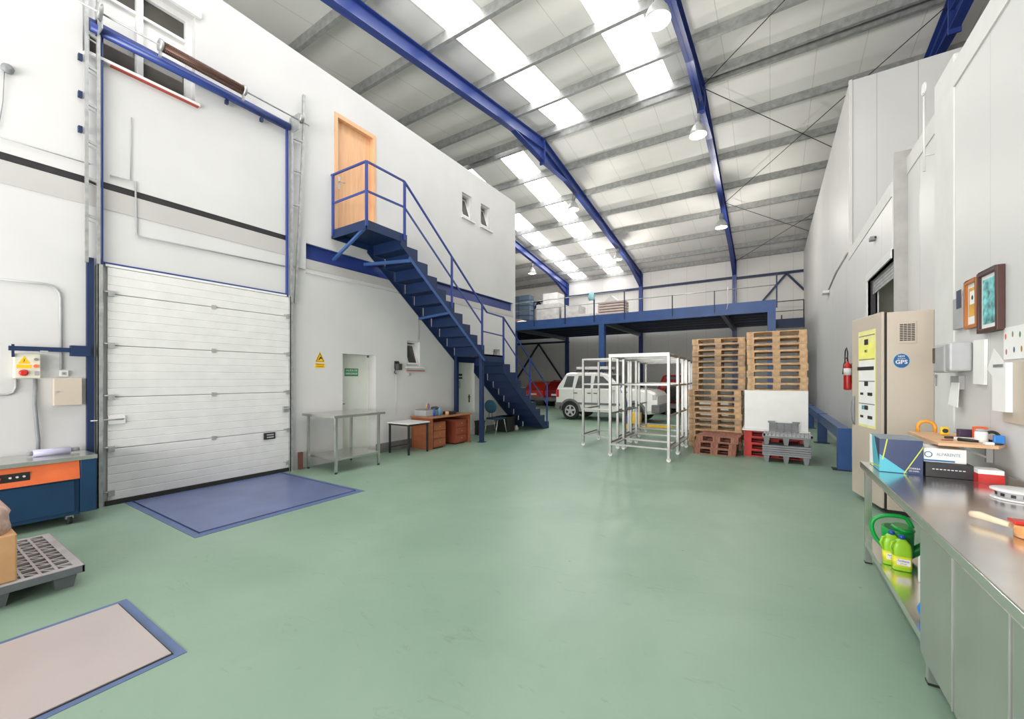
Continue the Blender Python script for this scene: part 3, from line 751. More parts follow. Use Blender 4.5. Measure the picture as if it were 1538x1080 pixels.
# things on the mezzanine
ZM = 4.531
def crate_stack():
    for i in range(7):
        for j in range(2):
            x = -13.9+j*.80; y = 21.4; z = ZM+.001+i*.31
            single(MB().box(x, y, z, x+.76, y+.55, z+.27).box(x-.01, y-.01, z+.25, x+.77, y+.56, z+.285), 'plastic_crate', mat('slate_crate', '#4a5a6c', .5),
                   f'slate blue plastic crate on the mezzanine, {ORD[i]} from the bottom of the {"left" if j == 0 else "right"} column', 'crate', 'slate crates on the mezzanine', .008)
crate_stack()
def carton(x, y, wx, wy, h, m, label, z=ZM+.001, name='carton', cat='box'):
    return single(MB().box(x, y, z, x+wx, y+wy, z+h), name, m, label, cat, None, .02)
M_wrap = mat('white_wrapped', (.62, .60, .58), .45, 0, .06, 4, .2)
M_wrapb = mat('grey_wrapped', (.48, .47, .46), .45, 0, .10, 4, .2)
carton(-12.2, 22.0, 1.55, 1.2, 1.6, M_wrapb, 'large grey shrink-wrapped load on the mezzanine behind the dark bracing', name='wrapped_load', cat='load')
carton(-11.8, 22.1, 1.0, .95, .65, M_wrap, 'pale wrapped bundle standing on top of the grey wrapped load', z=ZM+1.602, name='wrapped_bundle', cat='load')
carton(-10.5, 22.0, 1.1, 1.1, 1.35, M_wrapb, 'middle sized grey wrapped load right of the large one on the mezzanine', name='wrapped_load', cat='load')
carton(-8.8, 20.6, 1.0, .9, .55, M_wrap, 'low white box on the mezzanine near the railing', name='white_carton')
t = thing('layered_rack', 'pale pinkish stack of layered trays on the mezzanine behind the railing', 'stack', (-6.75, 20.2, ZM))
for i in range(7):
    MB().box(-7.4, 19.8, ZM+.02+i*.135, -6.05, 20.6, ZM+.12+i*.135).build('tray', mat('pinkish_tray', '#cdbcb4', .6), t, .01)
for x in (-7.38, -6.12): MB().box(x, 20.1, ZM+.001, x+.05, 20.3, ZM+.95).build('upright', M_lgrey, t)
MB().prism([(-7.1, ZM+.96), (-6.4, ZM+.96), (-6.75, ZM+1.25)], 19.9, 20.5, 'y').build('cover', M_wrap, t)
carton(-8.6, 19.5, .5, .4, .09, M_card, 'small flat brown parcel on the mezzanine edge', name='parcel')
t = thing('cyan_bag', 'pale cyan plastic bag hanging on the mezzanine railing', 'bag', (-7.0, MY0-.06, 5.25))
MB().loft([[(-7.0+a*sx_, MY0-.085+b_*sy_, z_) for a, b_ in ((-1,-1),(1,-1),(1,1),(-1,1))] for z_, sx_, sy_ in ((5.22, .11, .02), (5.32, .15, .04), (5.48, .13, .03), (5.60, .08, .012))]).build('bag_body', mat('cyan_plastic', '#9fd3df', .5), t)
t = thing('bundle', 'rumpled brown and white bundle beside the slate crates on the mezzanine', 'bundle', (-12.3, 20.2, ZM))
MB().ellip((-12.45, 20.3, ZM+.27), .45, .4, .26).build('sack', mat('brown_sack', '#6a4c40', .8), t)
MB().ellip((-12.0, 20.0, ZM+.19), .45, .38, .18).build('white_sheet', M_paper, t)

# ================================================================== HIGH BAY LAMPS
def lamp(x, y, z, label, power=1.0):
    t = thing('high_bay_lamp', label, 'lamp', (x, y, z), 'bell shaped hall lamps')
    sh = MB(); n = 24
    prof = [(.06, .36), (.07, .30), (.12, .26), (.17, .18), (.205, .08), (.22, 0)]
    vs = []; fs = []
    for r, h in prof + [(r-.006, h-.002) for r, h in prof[::-1]]:
        for k in range(n):
            a = 2*PI*k/n; vs.append((x+r*math.cos(a), y+r*math.sin(a), z+h))
    m_ = len(prof)*2
    for i in range(m_):
        j = (i+1) % m_
        for k in range(n): fs.append((i*n+k, i*n+(k+1)%n, j*n+(k+1)%n, j*n+k))
    sh.add(vs, fs, True); sh.build('shade', M_lampw, t)
    MB().lathe([(.05, .34), (.075, .36), (.075, .52), (.04, .56)], (x, y, z), 'z', 14).build('ballast_housing', M_grey, t)
    MB().tube([(x, y, z+.55), (x, y, zr(y)-(.37 if abs(y-RY) > 2 else .37+.40*(1-abs(y-RY)/2)))], .012).build('hanger', M_dark, t)
    MB().lathe([(.02, .26), (.05, .2), (.06, .12), (.04, .05), (.01, .03)], (x, y, z), 'z', 12).build('bulb', mat('lamp_bulb', (1, .97, .9), .3, emit=2.5, var=0), t)
    ld = bpy.data.lights.new('lamp_light', 'POINT'); ld.shadow_soft_size = .15; ld.energy = LAMP_W*power; ld.color = (1, .96, .90)
    lo = bpy.data.objects.new('lamp_light', ld); C.objects.link(lo); lo.location = (0, 0, -.42); lo.parent = t
    return t
lamp(-1.62, 7.2, 7.72, 'nearest bell shaped white lamp, cut by the top edge of the picture', .6)
lamp(-1.6, 11.7, 8.03, 'bell shaped white lamp hanging at the ridge below the middle frame', .7)
lamp(-1.6, 17.8, 7.5, 'small bell lamp on the middle frame nearest the far wall', 1.7)
lamp(-6.5, 14.7, 8.2, 'bell lamp on the frame just beyond the white wall, nearer of the two')
lamp(-6.5, 20.2, 7.6, 'bell lamp further along the frame above the mezzanine', 1.5)
lamp(-11.3, 19.9, 7.5, 'bell lamp on the furthest left frame, seen past the end of the white wall')

exec_parts = True
# ================================================================== STEEL TABLE
t = thing('steel_table', 'stainless steel work table with a lower shelf beside the white gate', 'table', (-6.5, 4.57, 0))
MB().box(-6.97, 4.05, .935, -6.03, 5.10, .98).build('tabletop', M_ssb, t, .004)
MB().box(-6.90, 4.13, .22, -6.09, 5.02, .25).build('lower_shelf', M_ssb, t)
for x in (-6.90, -6.10):
    for y in (4.13, 5.0):
        l_ = MB().box(x-.02, y-.02, .03, x+.02, y+.02, .935).build('leg', M_ssb, t)
        MB().lathe([(.022, 0), (.022, .02), (.012, .03)], (x, y, 0), 'z', 10).build('foot', M_black, l_)
# small table
t = thing('small_table', 'small square white topped table with black steel legs', 'table', (-6.6, 6.2, 0))
MB().box(-6.92, 5.90, .635, -6.27, 6.52, .66).build('tabletop', M_wht, t, .003)
MB().box(-6.90, 5.92, .60, -6.29, 6.50, .635).build('frame', M_dark, t)
for x in (-6.88, -6.31):
    for y in (5.94, 6.48): MB().box(x-.017, y-.017, 0, x+.017, y+.017, .60).build('leg', M_dark, t)
MB().tube([(-6.88, 5.95, .12), (-6.88, 6.48, .12)], .008).build('foot_bar', M_dark, t)
# desk
t = thing('desk', 'cherry wood desk with two drawer pedestals under the stairs', 'desk', (-6.65, 7.35, 0))
MB().box(-6.98, 6.62, .70, -6.28, 8.02, .73).build('desktop', M_desktop, t, .003)
MB().box(-6.96, 6.64, 0, -6.32, 6.67, .70).build('side_panel', M_desk, t)
MB().box(-6.96, 7.97, 0, -6.32, 8.0, .70).build('side_panel', M_desk, t)
MB().box(-6.96, 6.67, .2, -6.94, 7.97, .70).build('back_panel', M_desk, t)
for y, m in ((6.72, M_desk), (7.50, mat('red_laminate', '#8c4630', .4))):
    p = thing('drawer_pedestal', 'cherry drawer pedestal under the %s end of the desk' % ('near' if y < 7 else 'far'), 'drawers', (-6.6, y+.2, 0), 'desk drawer pedestals')
    MB().box(-6.88, y, .03, -6.38, y+.42, .60).build('body', m, p)
    for i, (a, b_) in enumerate(((.06, .22), (.235, .40), (.415, .58))):
        d_ = MB().box(-6.38, y+.01, a, -6.36, y+.41, b_).build('drawer', m, p, .003)
        MB().lathe([(.006, 0), (.011, .012), (.008, .018)], (-6.36, y+.21, (a+b_)/2), 'x', 10).build('knob', M_amber, d_)
    MB().box(-6.86, y+.03, .0, -6.42, y+.39, .03).build('plinth', M_black, p)
# on the desk
t = thing('parts_tray', 'grey plastic organiser box on the desk filled with pens and tools', 'organiser', (-6.75, 6.85, .73))
MB().box(-6.92, 6.68, .73, -6.55, 7.02, .86).build('tray_body', M_lgrey, t, .01)
MB().box(-6.90, 6.70, .86, -6.57, 7.0, .875).build('lid', M_grey, t)
pc = ['#e46a4a', '#7b3f8c', '#e8c27a', '#3c3f6c', '#c23c3c', '#333333', '#eeeeee']
for i in range(7):
    a = random.random()*6; x, y = -6.72+.03*math.cos(a), 6.92+.05*math.sin(a)
    single(MB().tube([(x, y, .875), (x+.02*math.sin(i*2), y+.03*math.cos(i*3), .99+.012*(i % 4))], .006, 6), 'pen', mat('pen_%d' % i, pc[i], .4),
           ['coral pen', 'purple pen', 'sand coloured brush', 'navy pen', 'red marker', 'black marker', 'white pen'][i] + ' standing in the organiser on the desk', 'pen', 'pens on the desk')
single(MB().lathe([(.03, 0), (.03, .12), (.015, .15), (.015, .17)], (-6.45, 6.85, .73), 'z', 12), 'blue_bottle', M_cap, 'small dark blue bottle at the near edge of the desk', 'bottle')
single(MB().lathe([(.045, 0), (.045, .12), (.03, .15), (.03, .17)], (-6.5, 7.08, .73), 'z', 14), 'blue_jar', mat('teal_plastic', '#5f93b5', .3), 'blue translucent jar on the desk beside the organiser', 'jar')
single(MB().box(-6.8, 7.05, .73, -6.6, 7.25, .85), 'blue_bin', mat('pale_blue', '#7f9cae', .4), 'pale blue plastic bin at the back of the desk', 'bin', bevel=.01)
single(MB().ellip((-6.72, 7.15, .89), .09, .11, .04), 'green_gloves', mat('olive_cloth', '#3e4a38', .8), 'crumpled dark green gloves on the pale blue bin', 'gloves')
single(MB().lathe([(.045, 0), (.045, .09)], (-6.42, 7.25, .73), 'z', 14), 'tape_roll', M_card, 'brown roll of tape on the front of the desk', 'tape')
single(MB().box(-6.66, 7.36, .73, -6.42, 7.58, .80), 'desk_phone', M_black, 'black desk telephone on the far half of the desk', 'telephone', bevel=.012)

# chair
t = thing('office_chair', 'blue upholstered chair with chrome legs against the wall under the stairs', 'chair', (-6.65, 9.6, 0))
b = MB()
b.loft([[(-6.86, 9.40+dy, z_), (-6.44, 9.40+dy, z_), (-6.44, 9.42+dy, z_+.03), (-6.86, 9.42+dy, z_+.03)] for dy, z_ in ((0, .44),)] + [[(-6.88, 9.82, .44), (-6.42, 9.82, .44), (-6.42, 9.82, .48), (-6.88, 9.82, .48)]])
MB().box(-6.86, 9.40, .42, -6.44, 9.84, .47).build('seat', mat('teal_fabric', '#1e4658', .9), t, .02)
bp_ = MB()
Mx = Matrix.Translation((-6.65, 9.33, .80)) @ Matrix.Rotation(.12, 4, 'X')
bp_.ellip((0, 0, 0), .21, .035, .19, 18, 10); bp_.xform(Mx).build('backrest', MATS['teal_fabric'], t)
for x in (-6.84, -6.46):
    MB().tube([(x, 9.30, 0), (x, 9.42, .42)], .012).build('leg', M_alu, t)
    MB().tube([(x, 9.88, 0), (x, 9.74, .42)], .012).build('leg', M_alu, t)
MB().tube([(-6.70, 9.45, .42), (-6.70, 9.34, .46), (-6.70, 9.33, .66)], .01).tube([(-6.60, 9.45, .42), (-6.60, 9.34, .46), (-6.60, 9.33, .66)], .01).build('back_support', M_black, t)
def bin_(x, y, w, d, h, label):
    return single(MB().loft([[(x+i*(w/2-.02+.02*k), y+j*(d/2-.02+.02*k), k*h) for i, j in ((-1,-1),(1,-1),(1,1),(-1,1))] for k in (0, 1)], False)
                  .box(x-w/2-.01, y-d/2-.01, h-.03, x+w/2+.01, y+d/2+.01, h), 'waste_bin', M_black, label, 'bin', None, .006)
bin_(-6.85, 9.16, .22, .2, .40, 'black waste bin to the left of the blue chair').location.x = -6.90
bin_(-6.72, 10.22, .42, .42, .46, 'larger black waste bin to the right of the blue chair')
single(MB().lathe([(.07, 0), (.065, .06), (.03, .13), (.0, .14)], (-6.65, 10.72, 0), 'z', 12), 'white_funnel', M_wht, 'small white cone on the floor under the lower stairs', 'cone')
single(MB().lathe([(.03, 0), (.03, .16), (.012, .2)], (-6.62, 10.52, 0), 'z', 10), 'yellow_bottle', M_yellow, 'small yellow bottle on the floor beside the larger black bin', 'bottle')

# ================================================================== STRAPPING MACHINE (far left)
t = thing('strapping_machine', 'dark blue and orange strapping machine with a steel top at the left edge', 'machine', (-6.7, .6, 0))
MB().box(-6.98, -.6, .10, -6.44, 1.22, .66).build('body', M_dblue, t, .006)
MB().box(-7.0, 1.22, .12, -6.40, 1.345, .70).build('end_column', M_dblue, t, .006)
MB().box(-6.44, -.6, .14, -6.425, 1.18, .48).build('front_panel', M_dblue, t, .004)
MB().prism([(-6.46, .52), (-6.40, .50), (-6.43, .70), (-6.46, .70)], -.6, 1.215, 'y').build('orange_fascia', M_orange, t)
cp = MB().box(-6.421, .62, .555, -6.408, .86, .64).build('control_panel', M_black, t)
for i, m in enumerate((M_red, M_wht, M_wht, M_wht)):
    MB().lathe([(.011, 0), (.009, .012)], (-6.408, .665+i*.045 + (.02 if i else 0), .60), 'x', 10).build('knob', m, cp)
MB().box(-7.0, -.6, .70, -6.38, 1.35, .745).build('steel_top', M_ssb, t, .003)
for y in (-.4, 1.15):
    for x in (-6.9, -6.5):
        c_ = MB().lathe([(.045, -.02), (.045, .02)], (x, y, .045), 'y', 14).build('caster', M_rubber, t)
        MB().box(x-.03, y-.03, .06, x+.03, y+.03, .11).build('caster_fork', M_galv, c_)
t = thing('film_roll', 'roll of pale violet film lying on the strapping machine top', 'roll', (-6.7, 1.0, .745))
MB().tube([(-6.72, .92, .785), (-6.72, 1.2, .785)], .038, 14).build('film', mat('violet_film', '#b9b6cf', .3), t)
MB().tube([(-6.72, 1.2, .785), (-6.72, 1.27, .785)], .022, 12).tube([(-6.72, .88, .785), (-6.72, .92, .785)], .022, 12).build('core', M_grey, t)

# plastic pallet at left with box
def plastic_pallet(t, x0, y0, x1, y1, z0, zt, m_top, m_leg):
    th = .035
    b = MB(); nx, ny = 11, 9
    b.box(x0, y0, zt-th, x1, y0+.05, zt).box(x0, y1-.05, zt-th, x1, y1, zt).box(x0, y0+.05, zt-th, x0+.05, y1-.05, zt).box(x1-.05, y0+.05, zt-th, x1, y1-.05, zt)
    for i in range(1, nx):
        x = x0+.05+(x1-x0-.1)*i/nx; b.box(x-.010, y0+.05, zt-.02, x+.010, y1-.05, zt-.001)
    for j in range(1, ny):
        y = y0+.05+(y1-y0-.1)*j/ny; b.box(x0+.05, y-.008, zt-.025, x1-.05, y+.008, zt)
    for i in range(0, nx, 2):
        for j in range(0, ny):
            xa = x0+.05+(x1-x0-.1)*i/nx; xb = x0+.05+(x1-x0-.1)*(i+1)/nx
            ya = y0+.05+(y1-y0-.1)*j/ny; yb = y0+.05+(y1-y0-.1)*(j+1)/ny
            b.bar((xa, ya, zt-.012), (xb, yb, zt-.012), .014, .018)
    b.build('grid_deck', m_top, t)
    MB().box(x0+.02, y0+.02, zt-.06, x1-.02, y1-.02, zt-.052).build('slot_shade', M_dark, t)  # added dark sheet, gives the deck slots their shade
    MB().box(x0-.004, y0-.004, zt-.055, x1+.004, y0+.01, zt-.004).box(x0-.004, y1-.01, zt-.055, x1+.004, y1+.004, zt-.004).box(x0-.004, y0, zt-.055, x0+.01, y1, zt-.004).box(x1-.01, y0, zt-.055, x1+.004, y1, zt-.004).build('rim', m_leg, t)
    for x in (x0+.11, (x0+x1)/2, x1-.11):
        for y in (y0+.09, (y0+y1)/2, y1-.09):
            MB().loft([[(x+i*a, y+j*a, z_) for i, j in ((-1,-1),(1,-1),(1,1),(-1,1))] for z_, a in ((z0, .045), (zt-.03, .068))], False).build('foot', m_leg, t)
t = thing('plastic_pallet', 'grey plastic pallet with slotted deck and tapered feet at the left edge', 'pallet', (-5.05, .45, 0))
M_pd = mat('dark_grey_plastic', '#5b6063', .6, 0, .1)
plastic_pallet(t, -5.63, .03, -4.46, .87, 0, .165, mat('dusty_grey_plastic', '#a7a3a4', .6, 0, .08, 8), M_pd)
t = thing('carton', 'brown cardboard carton wrapped in clear film on the grey plastic pallet', 'box', (-5.05, .2, .166))
MB().box(-5.5, -.05, .167, -4.50, .545, .50).build('carton_body', M_card, t, .01)
fm = MB(); 
rings = []
for k in range(7):
    z_ = .50+k*.035; s = [1.0, .985, 1.0, .97, .98, .93, .82][k]; rings.append([( -5.0+(.50*s+.008*math.sin(5*a+k))*math.copysign(abs(math.cos(a))**.35, math.cos(a)), .245+(.295*s+.008*math.cos(4*a+2*k))*math.copysign(abs(math.sin(a))**.35, math.sin(a)), z_) for a in [2*PI*i/28+.05 for i in range(28)]])
fm.loft(rings).build('crumpled_film', mat('pinkish_film', '#c8a799', .35, 0, .15, 20, .4), t)

# ================================================================== RACK TROLLEYS
def rack(x0, y0, x1, y1, label, panel=False):
    H = 2.06
    t = thing('rack_trolley', label, 'trolley', ((x0+x1)/2, (y0+y1)/2, 0), 'bare steel rack trolleys')
    r = .024
    for x in (x0, x1):
        for y in (y0, y1):
            p = MB().box(x-r, y-r, .10, x+r, y+r, H).build('post', M_rack, t)
            MB().lathe([(.04, -.014), (.04, .014)], (x, y, .04), 'y', 14).build('caster', mat('white_nylon', (.75, .75, .73), .4), p)
            MB().box(x-.02, y-.026, .045, x+.02, y+.026, .11).build('caster_fork', M_galv, p)
    for y in (y0, y1):
        MB().box(x0, y-.02, H-.04, x1, y+.02, H).build('top_rail', M_rack, t)
        MB().box(x0, y-.03, .235, x1, y+.03, .265).build('bottom_rail', M_rack, t)
    for x in (x0, x1):
        MB().box(x-.02, y0, H-.04, x+.02, y1, H).build('top_rail', M_rack, t)
        MB().box(x-.05, y0, .235, x+.05, y1, .25).box(x-.05, y0, .235, x-.042, y1, .28).build('bottom_channel', M_rack, t)
        MB().box(x-.012, y0, 1.44, x+.012, y1, 1.475).build('side_rail', M_rack, t)
        MB().box(x-.012, y0, .86, x+.012, y1, .895).build('side_rail', M_rack, t)
    MB().box(x0, y1-.012, 1.44, x1, y1+.012, 1.475).build('back_rail', M_rack, t)
    if panel:
        MB().box(x0-.02, y0-.035, H-.03, x1+.02, y0+.05, H+.03).build('top_panel', M_wht, t)
        MB().box(x0-.02, y0+.22, H, x1+.02, y0+.45, H+.012).build('top_slat', M_wht, t)
    return t
rack(-2.76, 8.10, -1.62, 9.0, 'bare steel rack trolley standing nearest, with white top slats', True)
rack(-2.76, 9.10, -1.62, 10.02, 'bare steel rack trolley second in the row behind the nearest one')
rack(-2.98, 10.14, -1.72, 11.1, 'bare steel rack trolley third in the row, left of the wooden pallets')
rack(-3.1, 11.25, -1.85, 12.3, 'bare steel rack trolley last in the row, by the white off-road car bonnet')
r_ = rack(-3.73, 9.02, -2.9, 10.05, 'bare steel rack trolley standing to the left of the row')
MB().box(-3.73, 9.0, .86, -2.9, 9.03, .895).box(-3.73, 9.0, 1.44, -2.9, 9.03, 1.475).build('front_rail', M_rack, r_)

# pallet truck
t = thing('pallet_truck', 'yellow and blue hand pallet truck parked behind the rack trolleys', 'pallet truck', (-3.5, 12.9, 0))
MB().box(-3.66, 12.78, .16, -3.4, 12.95, .52).build('body', M_yellow, t, .02)
MB().box(-3.85, 12.80, .12, -3.66, 12.95, .40).build('pump', M_cap, t, .015)
MB().tube([(-3.78, 12.82, .4), (-3.86, 12.75, 1.15)], .022).tube([(-3.98, 12.74, 1.15), (-3.74, 12.74, 1.15), (-3.70, 12.74, 1.32), (-4.02, 12.74, 1.32)], .016, 8, True).build('handle', M_cap, t)
for y in (12.72, 12.98): MB().lathe([(.085, -.03), (.085, .03)], (-3.76, y, .085), 'y', 14).build('wheel', M_yellow, t)
for y in (12.70, 13.0): MB().box(-3.4, y-.05, .08, -2.5, y+.05, .14).build('fork', M_yellow, t)

# ================================================================== PALLETS
PL, PW, PH = 1.09, .76, .1325
def make_pallet(m, m2, L=PL, Wd=PW, name='wooden_pallet'):
    """local: front face at y=0, long side along x"""
    t = thing(name, 'x', 'pallet', (0, 0, 0), 'stacked wooden pallets')
    h = PH
    for i, y in enumerate((0, Wd/2-.06, Wd-.10)):
        MB().box(-L/2, y, 0, L/2, y+.10, .020).build('bottom_board', m, t)
        for x in (-L/2, -.07, L/2-.14):
            MB().box(x+.002, y+.004, .020, x+.138, y+.096, h-.040).build('block', m2 if (i+int(x*10)) % 2 else m, t)
    for x in (-L/2, -.07, L/2-.14):
        MB().box(x, .002, h-.040, x+.14, Wd-.002, h-.020).build('cross_board', m, t)
    ys = [0, .175, .33, .49, Wd-.12]
    for y in ys: MB().box(-L/2, y, h-.020, L/2, y+.12 if y in (0, ys[-1]) else y+.10, h-.001).build('deck_board', m, t)
    return t
protos = [make_pallet(M_wood, M_wood), make_pallet(M_wood2, M_wood), make_pallet(M_wood, M_wood2)]
used = [False]*3
def place_pallet(k, x, y, z, rz, label, group):
    global protos
    if not used[k]: o = protos[k]; used[k] = True; o.location = (x, y, z)
    else: o = copy_tree(protos[k], (x, y, z))
    o.rotation_euler = (0, 0, rz); o['label'] = label; o['group'] = group
    return o
def stack(n, x, y, z, where, group, ks, jit=.012):
    for i in range(n):
        place_pallet(ks[i % len(ks)], x+random.uniform(-jit, jit), y+random.uniform(-jit, jit), z+i*PH, random.uniform(-.008, .008),
                     f'worn wooden pallet, {ORD[n-1-i]} from the top of the {where}', group)
stack(10, -1.07, 10.34, 0, 'lower half of the back left stack', 'back left pallet stack, lower half', [1, 0, 0, 2])
stack(9, -1.00, 10.38, 10*PH+.0, 'upper half of the back left stack', 'back left pallet stack, upper half', [1, 2, 1, 0, 1], .02)
n0 = set(bpy.data.objects)
stack(9, .115, 9.66, 1.353, 'stack on the white box', 'pallets on the white box', [0, 0, 2, 0])
for o in set(bpy.data.objects)-n0:
    if o.parent is None: o.scale.x = .93
# three reddish pallets in front
rp = make_pallet(M_wood3, M_wood3, .80, .86)
rp.location = (-.98, 9.36, 0); rp['label'] = 'reddish wooden pallet, lowest of the three in front'; rp['group'] = 'reddish pallets in front'
copy_tree(rp, (-.97, 9.37, PH), 'reddish wooden pallet, middle one of the three in front')
o = copy_tree(rp, (-.93, 9.35, 2*PH), 'reddish wooden pallet, topmost of the three in front'); o.rotation_euler = (0, 0, -.07)
# red plastic pallets
M_redp = mat('red_pallet_paint', '#b8322c', .6, 0, .12)
rp = make_pallet(M_redp, M_redp, 1.09, .76, 'red_pallet')
for i in range(4):
    lb = f'red painted pallet under the white box, {ORD[3-i]} from the top'
    if i == 0: rp.location = (.09, 9.66, 0); rp['label'] = lb; rp['group'] = 'red pallets under the white box'; pr = rp
    else: copy_tree(pr, (.09+.01*(i % 2), 9.66, i*PH), lb)
for ch in pr.children:
    pass
t = thing('white_box', 'large plain white box between the red pallets and the stack of wooden pallets', 'box', (.09, 10.04, 4*PH))
MB().box(-.44, 9.66, .56, .63, 10.42, 1.352).build('box_body', M_wht, t, .006)
MB().box(-.48, 9.60, .532, .66, 10.44, .56).build('base_sheet', M_wht, t)
# grey nested plastic pallets
def grey_pallet(z, legs, label, m):
    t = thing('grey_plastic_pallet', label, 'pallet', (.27, 9.4, z), 'nested grey plastic pallets')
    x0, x1, y0, y1 = -.12, .64, 9.14, 9.62
    zt = z+.13 if legs else z
    MB().box(x0, y0, zt, x1, y1, zt+.036).build('deck', m, t, .005)
    if legs:
        for x in (x0+.07, (x0+x1)/2, x1-.07):
            for y in (y0+.06, y1-.06):
                MB().loft([[(x+i*a, y+j*a, z_) for i, j in ((-1,-1),(1,-1),(1,1),(-1,1))] for z_, a in ((z, .03), (zt, .05))], False).build('foot', m, t)
    return t
grey_pallet(0, True, 'grey plastic pallet, lowest of the nested pile, with feet showing', M_grey)
for i in range(4): grey_pallet(.168+i*.041, False, f'thin grey plastic pallet deck nested {ORD[i]} above the lowest one', M_grey)
grey_pallet(.334, True, 'grey plastic pallet standing on the nested pile on its own feet', M_grey)
t = thing('grey_grid_pallet', 'topmost pale grey plastic pallet with an open grid deck', 'pallet', (.27, 9.4, .5))
b = MB(); x0, x1, y0, y1, z0 = -.10, .66, 9.12, 9.60, .502
b.box(x0, y0, z0, x1, y0+.03, z0+.04).box(x0, y1-.03, z0, x1, y1, z0+.04).box(x0, y0, z0, x0+.03, y1, z0+.04).box(x1-.03, y0, z0, x1, y1, z0+.04)
for i in range(1, 12): b.box(x0+i*.063, y0, z0+.01, x0+i*.063+.012, y1, z0+.038)
b.box(x0, 9.27, z0+.01, x1, 9.29, z0+.039).box(x0, 9.43, z0+.01, x1, 9.45, z0+.039)
b.build('grid_deck', M_lgrey, t)
# grey tray leaning
t = thing('grey_tray', 'grey plastic tray standing on edge against the white box', 'tray', (.2, 9.54, .54))
b = MB(); b.box(-.06+.05, 9.575, .542, .47, 9.59, .72)
for x in (-.01, .11, .23, .35, .455): b.box(x, 9.563, .545, x+.015, 9.578, .72)
for z in (.545, .60, .66, .705): b.box(-.01, 9.563, z, .47, 9.578, z+.012)
b.build('tray_body', M_grey, t)
MB().box(-.03, 9.555, .715, .09, 9.592, .75).box(.37, 9.555, .715, .49, 9.592, .75).build('rim_corner', M_grey, t)

# ================================================================== VEHICLES
def wheel(x, y, r, t, side=-1, name='wheel'):
    w_ = MB().lathe([(r*.66, -.09), (r*.9, -.10), (r, -.07), (r, .07), (r*.9, .10), (r*.66, .09)], (x, y, r), 'y', 28).build(name, M_rubber, t)
    k = MB(); yy = y+side*.092
    k.tube([(x+r*.60*math.cos(2*PI*i/24), yy, r+r*.60*math.sin(2*PI*i/24)) for i in range(24)], r*.065, 8, True)
    k.ellip((x, yy, r), r*.16, .02, r*.16)
    for i in range(5):
        a = 2*PI*i/5+.3
        k.bar((x, yy+side*.012, r), (x+math.cos(a)*r*.62, yy+side*.005, r+math.sin(a)*r*.62), r*.22, .02, (0,1,0))
    k.build('hub_cap', mat('hub_grey', (.55, .55, .54), .4, .2), w_)
    return w_
def car_body(xs, y0, y1, rows, smooth=True):
    """rows: per x station list (z_bottom, z_belt, z_top, inset_top)"""
    rings = []
    for x, (zb, zs, zt_, ins) in zip(xs, rows):
        d = .04
        rings.append([(x, y0+d, zb), (x, y0, zb+.12), (x, y0, zs-.03), (x, y0+.015, zs), (x, y0+ins*.9, zt_-.05), (x, y0+ins+.08, zt_),
                      (x, y1-ins-.08, zt_), (x, y1-ins*.9, zt_-.05), (x, y1-.015, zs), (x, y1, zs-.03), (x, y1, zb+.12), (x, y1-d, zb)])
    return MB().loft(rings, False)
# --- pale SUV
M_suv = mat('pale_silver_car_paint', (.84, .83, .80), .22, .15, .02, coat=.6)
M_clad = mat('grey_cladding', (.17, .17, .175), .6)
t = thing('off_road_car', 'pale silver off-road car parked in front of the mezzanine behind the racks', 'car', (-5.2, 15.3, 0))
S0, S1 = 14.42, 16.1
xs = [-7.10, -7.02, -6.72, -6.55, -5.35, -5.05, -4.72, -4.45, -3.55, -3.35, -3.25]
rw = [(.42, 1.14, 1.16, .02), (.36, 1.20, 1.34, .03), (.33, 1.20, 1.79, .10), (.33, 1.20, 1.82, .11), (.33, 1.20, 1.82, .11), (.33, 1.20, 1.74, .11), (.33, 1.20, 1.46, .08), (.33, 1.20, 1.25, .04), (.33, 1.13, 1.18, .04), (.36, 1.06, 1.10, .04), (.42, .95, .98, .04)]
car_body(xs, S0, S1, rw).build('body', M_suv, t, .02)
sw = MB()
def side_glass(poly, yb, yt_, zb, zt_, th=.006):
    """window polygon (x,z) laid on the leaning side"""
    vs = []
    for x, z in poly:
        f_ = (z-zb)/(zt_-zb); y = yb+(yt_-yb)*f_; vs.append((x, y-th, z))
    n = len(vs); vs2 = [(v[0], v[1]+.02, v[2]) for v in vs]
    return vs+vs2, [tuple(range(n)), tuple(range(n, 2*n))[::-1]]+[(i, (i+1)%n, n+(i+1)%n, n+i) for i in range(n)]
for poly in ([(-6.80, 1.25), (-6.42, 1.25), (-6.36, 1.68), (-6.66, 1.68)], [(-6.30, 1.22), (-5.68, 1.22), (-5.68, 1.69), (-6.18, 1.69)], [(-5.58, 1.22), (-4.86, 1.22), (-5.02, 1.48), (-5.22, 1.66), (-5.52, 1.69)]):
    k = MB(); k.add(*side_glass(poly, S0+.012, S0+.10, 1.2, 1.77)); k.build('side_window', M_glass, t)
k = MB()
k.add([(-5.0, S0+.16, 1.70), (-4.50, S0+.10, 1.30), (-4.50, S1-.10, 1.30), (-5.0, S1-.16, 1.70), (-5.0, S0+.16, 1.715), (-4.47, S0+.10, 1.31), (-4.47, S1-.10, 1.31), (-5.0, S1-.16, 1.715)], [(0,3,2,1),(4,5,6,7),(0,1,5,4),(1,2,6,5),(2,3,7,6),(3,0,4,7)])
k.build('windscreen', M_glass, t)
for x in (-5.63, -4.78): MB().box(x, S0-.004, .55, x+.012, S0+.01, 1.2).build('door_seam', M_clad, t)
MB().box(-6.36, S0-.004, .62, -6.348, S0+.01, 1.2).build('door_seam', M_clad, t)
for x in (-5.80, -5.55, -6.35): MB().box(x, S0-.02, 1.02, x+.14, S0, 1.05).build('door_handle', M_black, t)
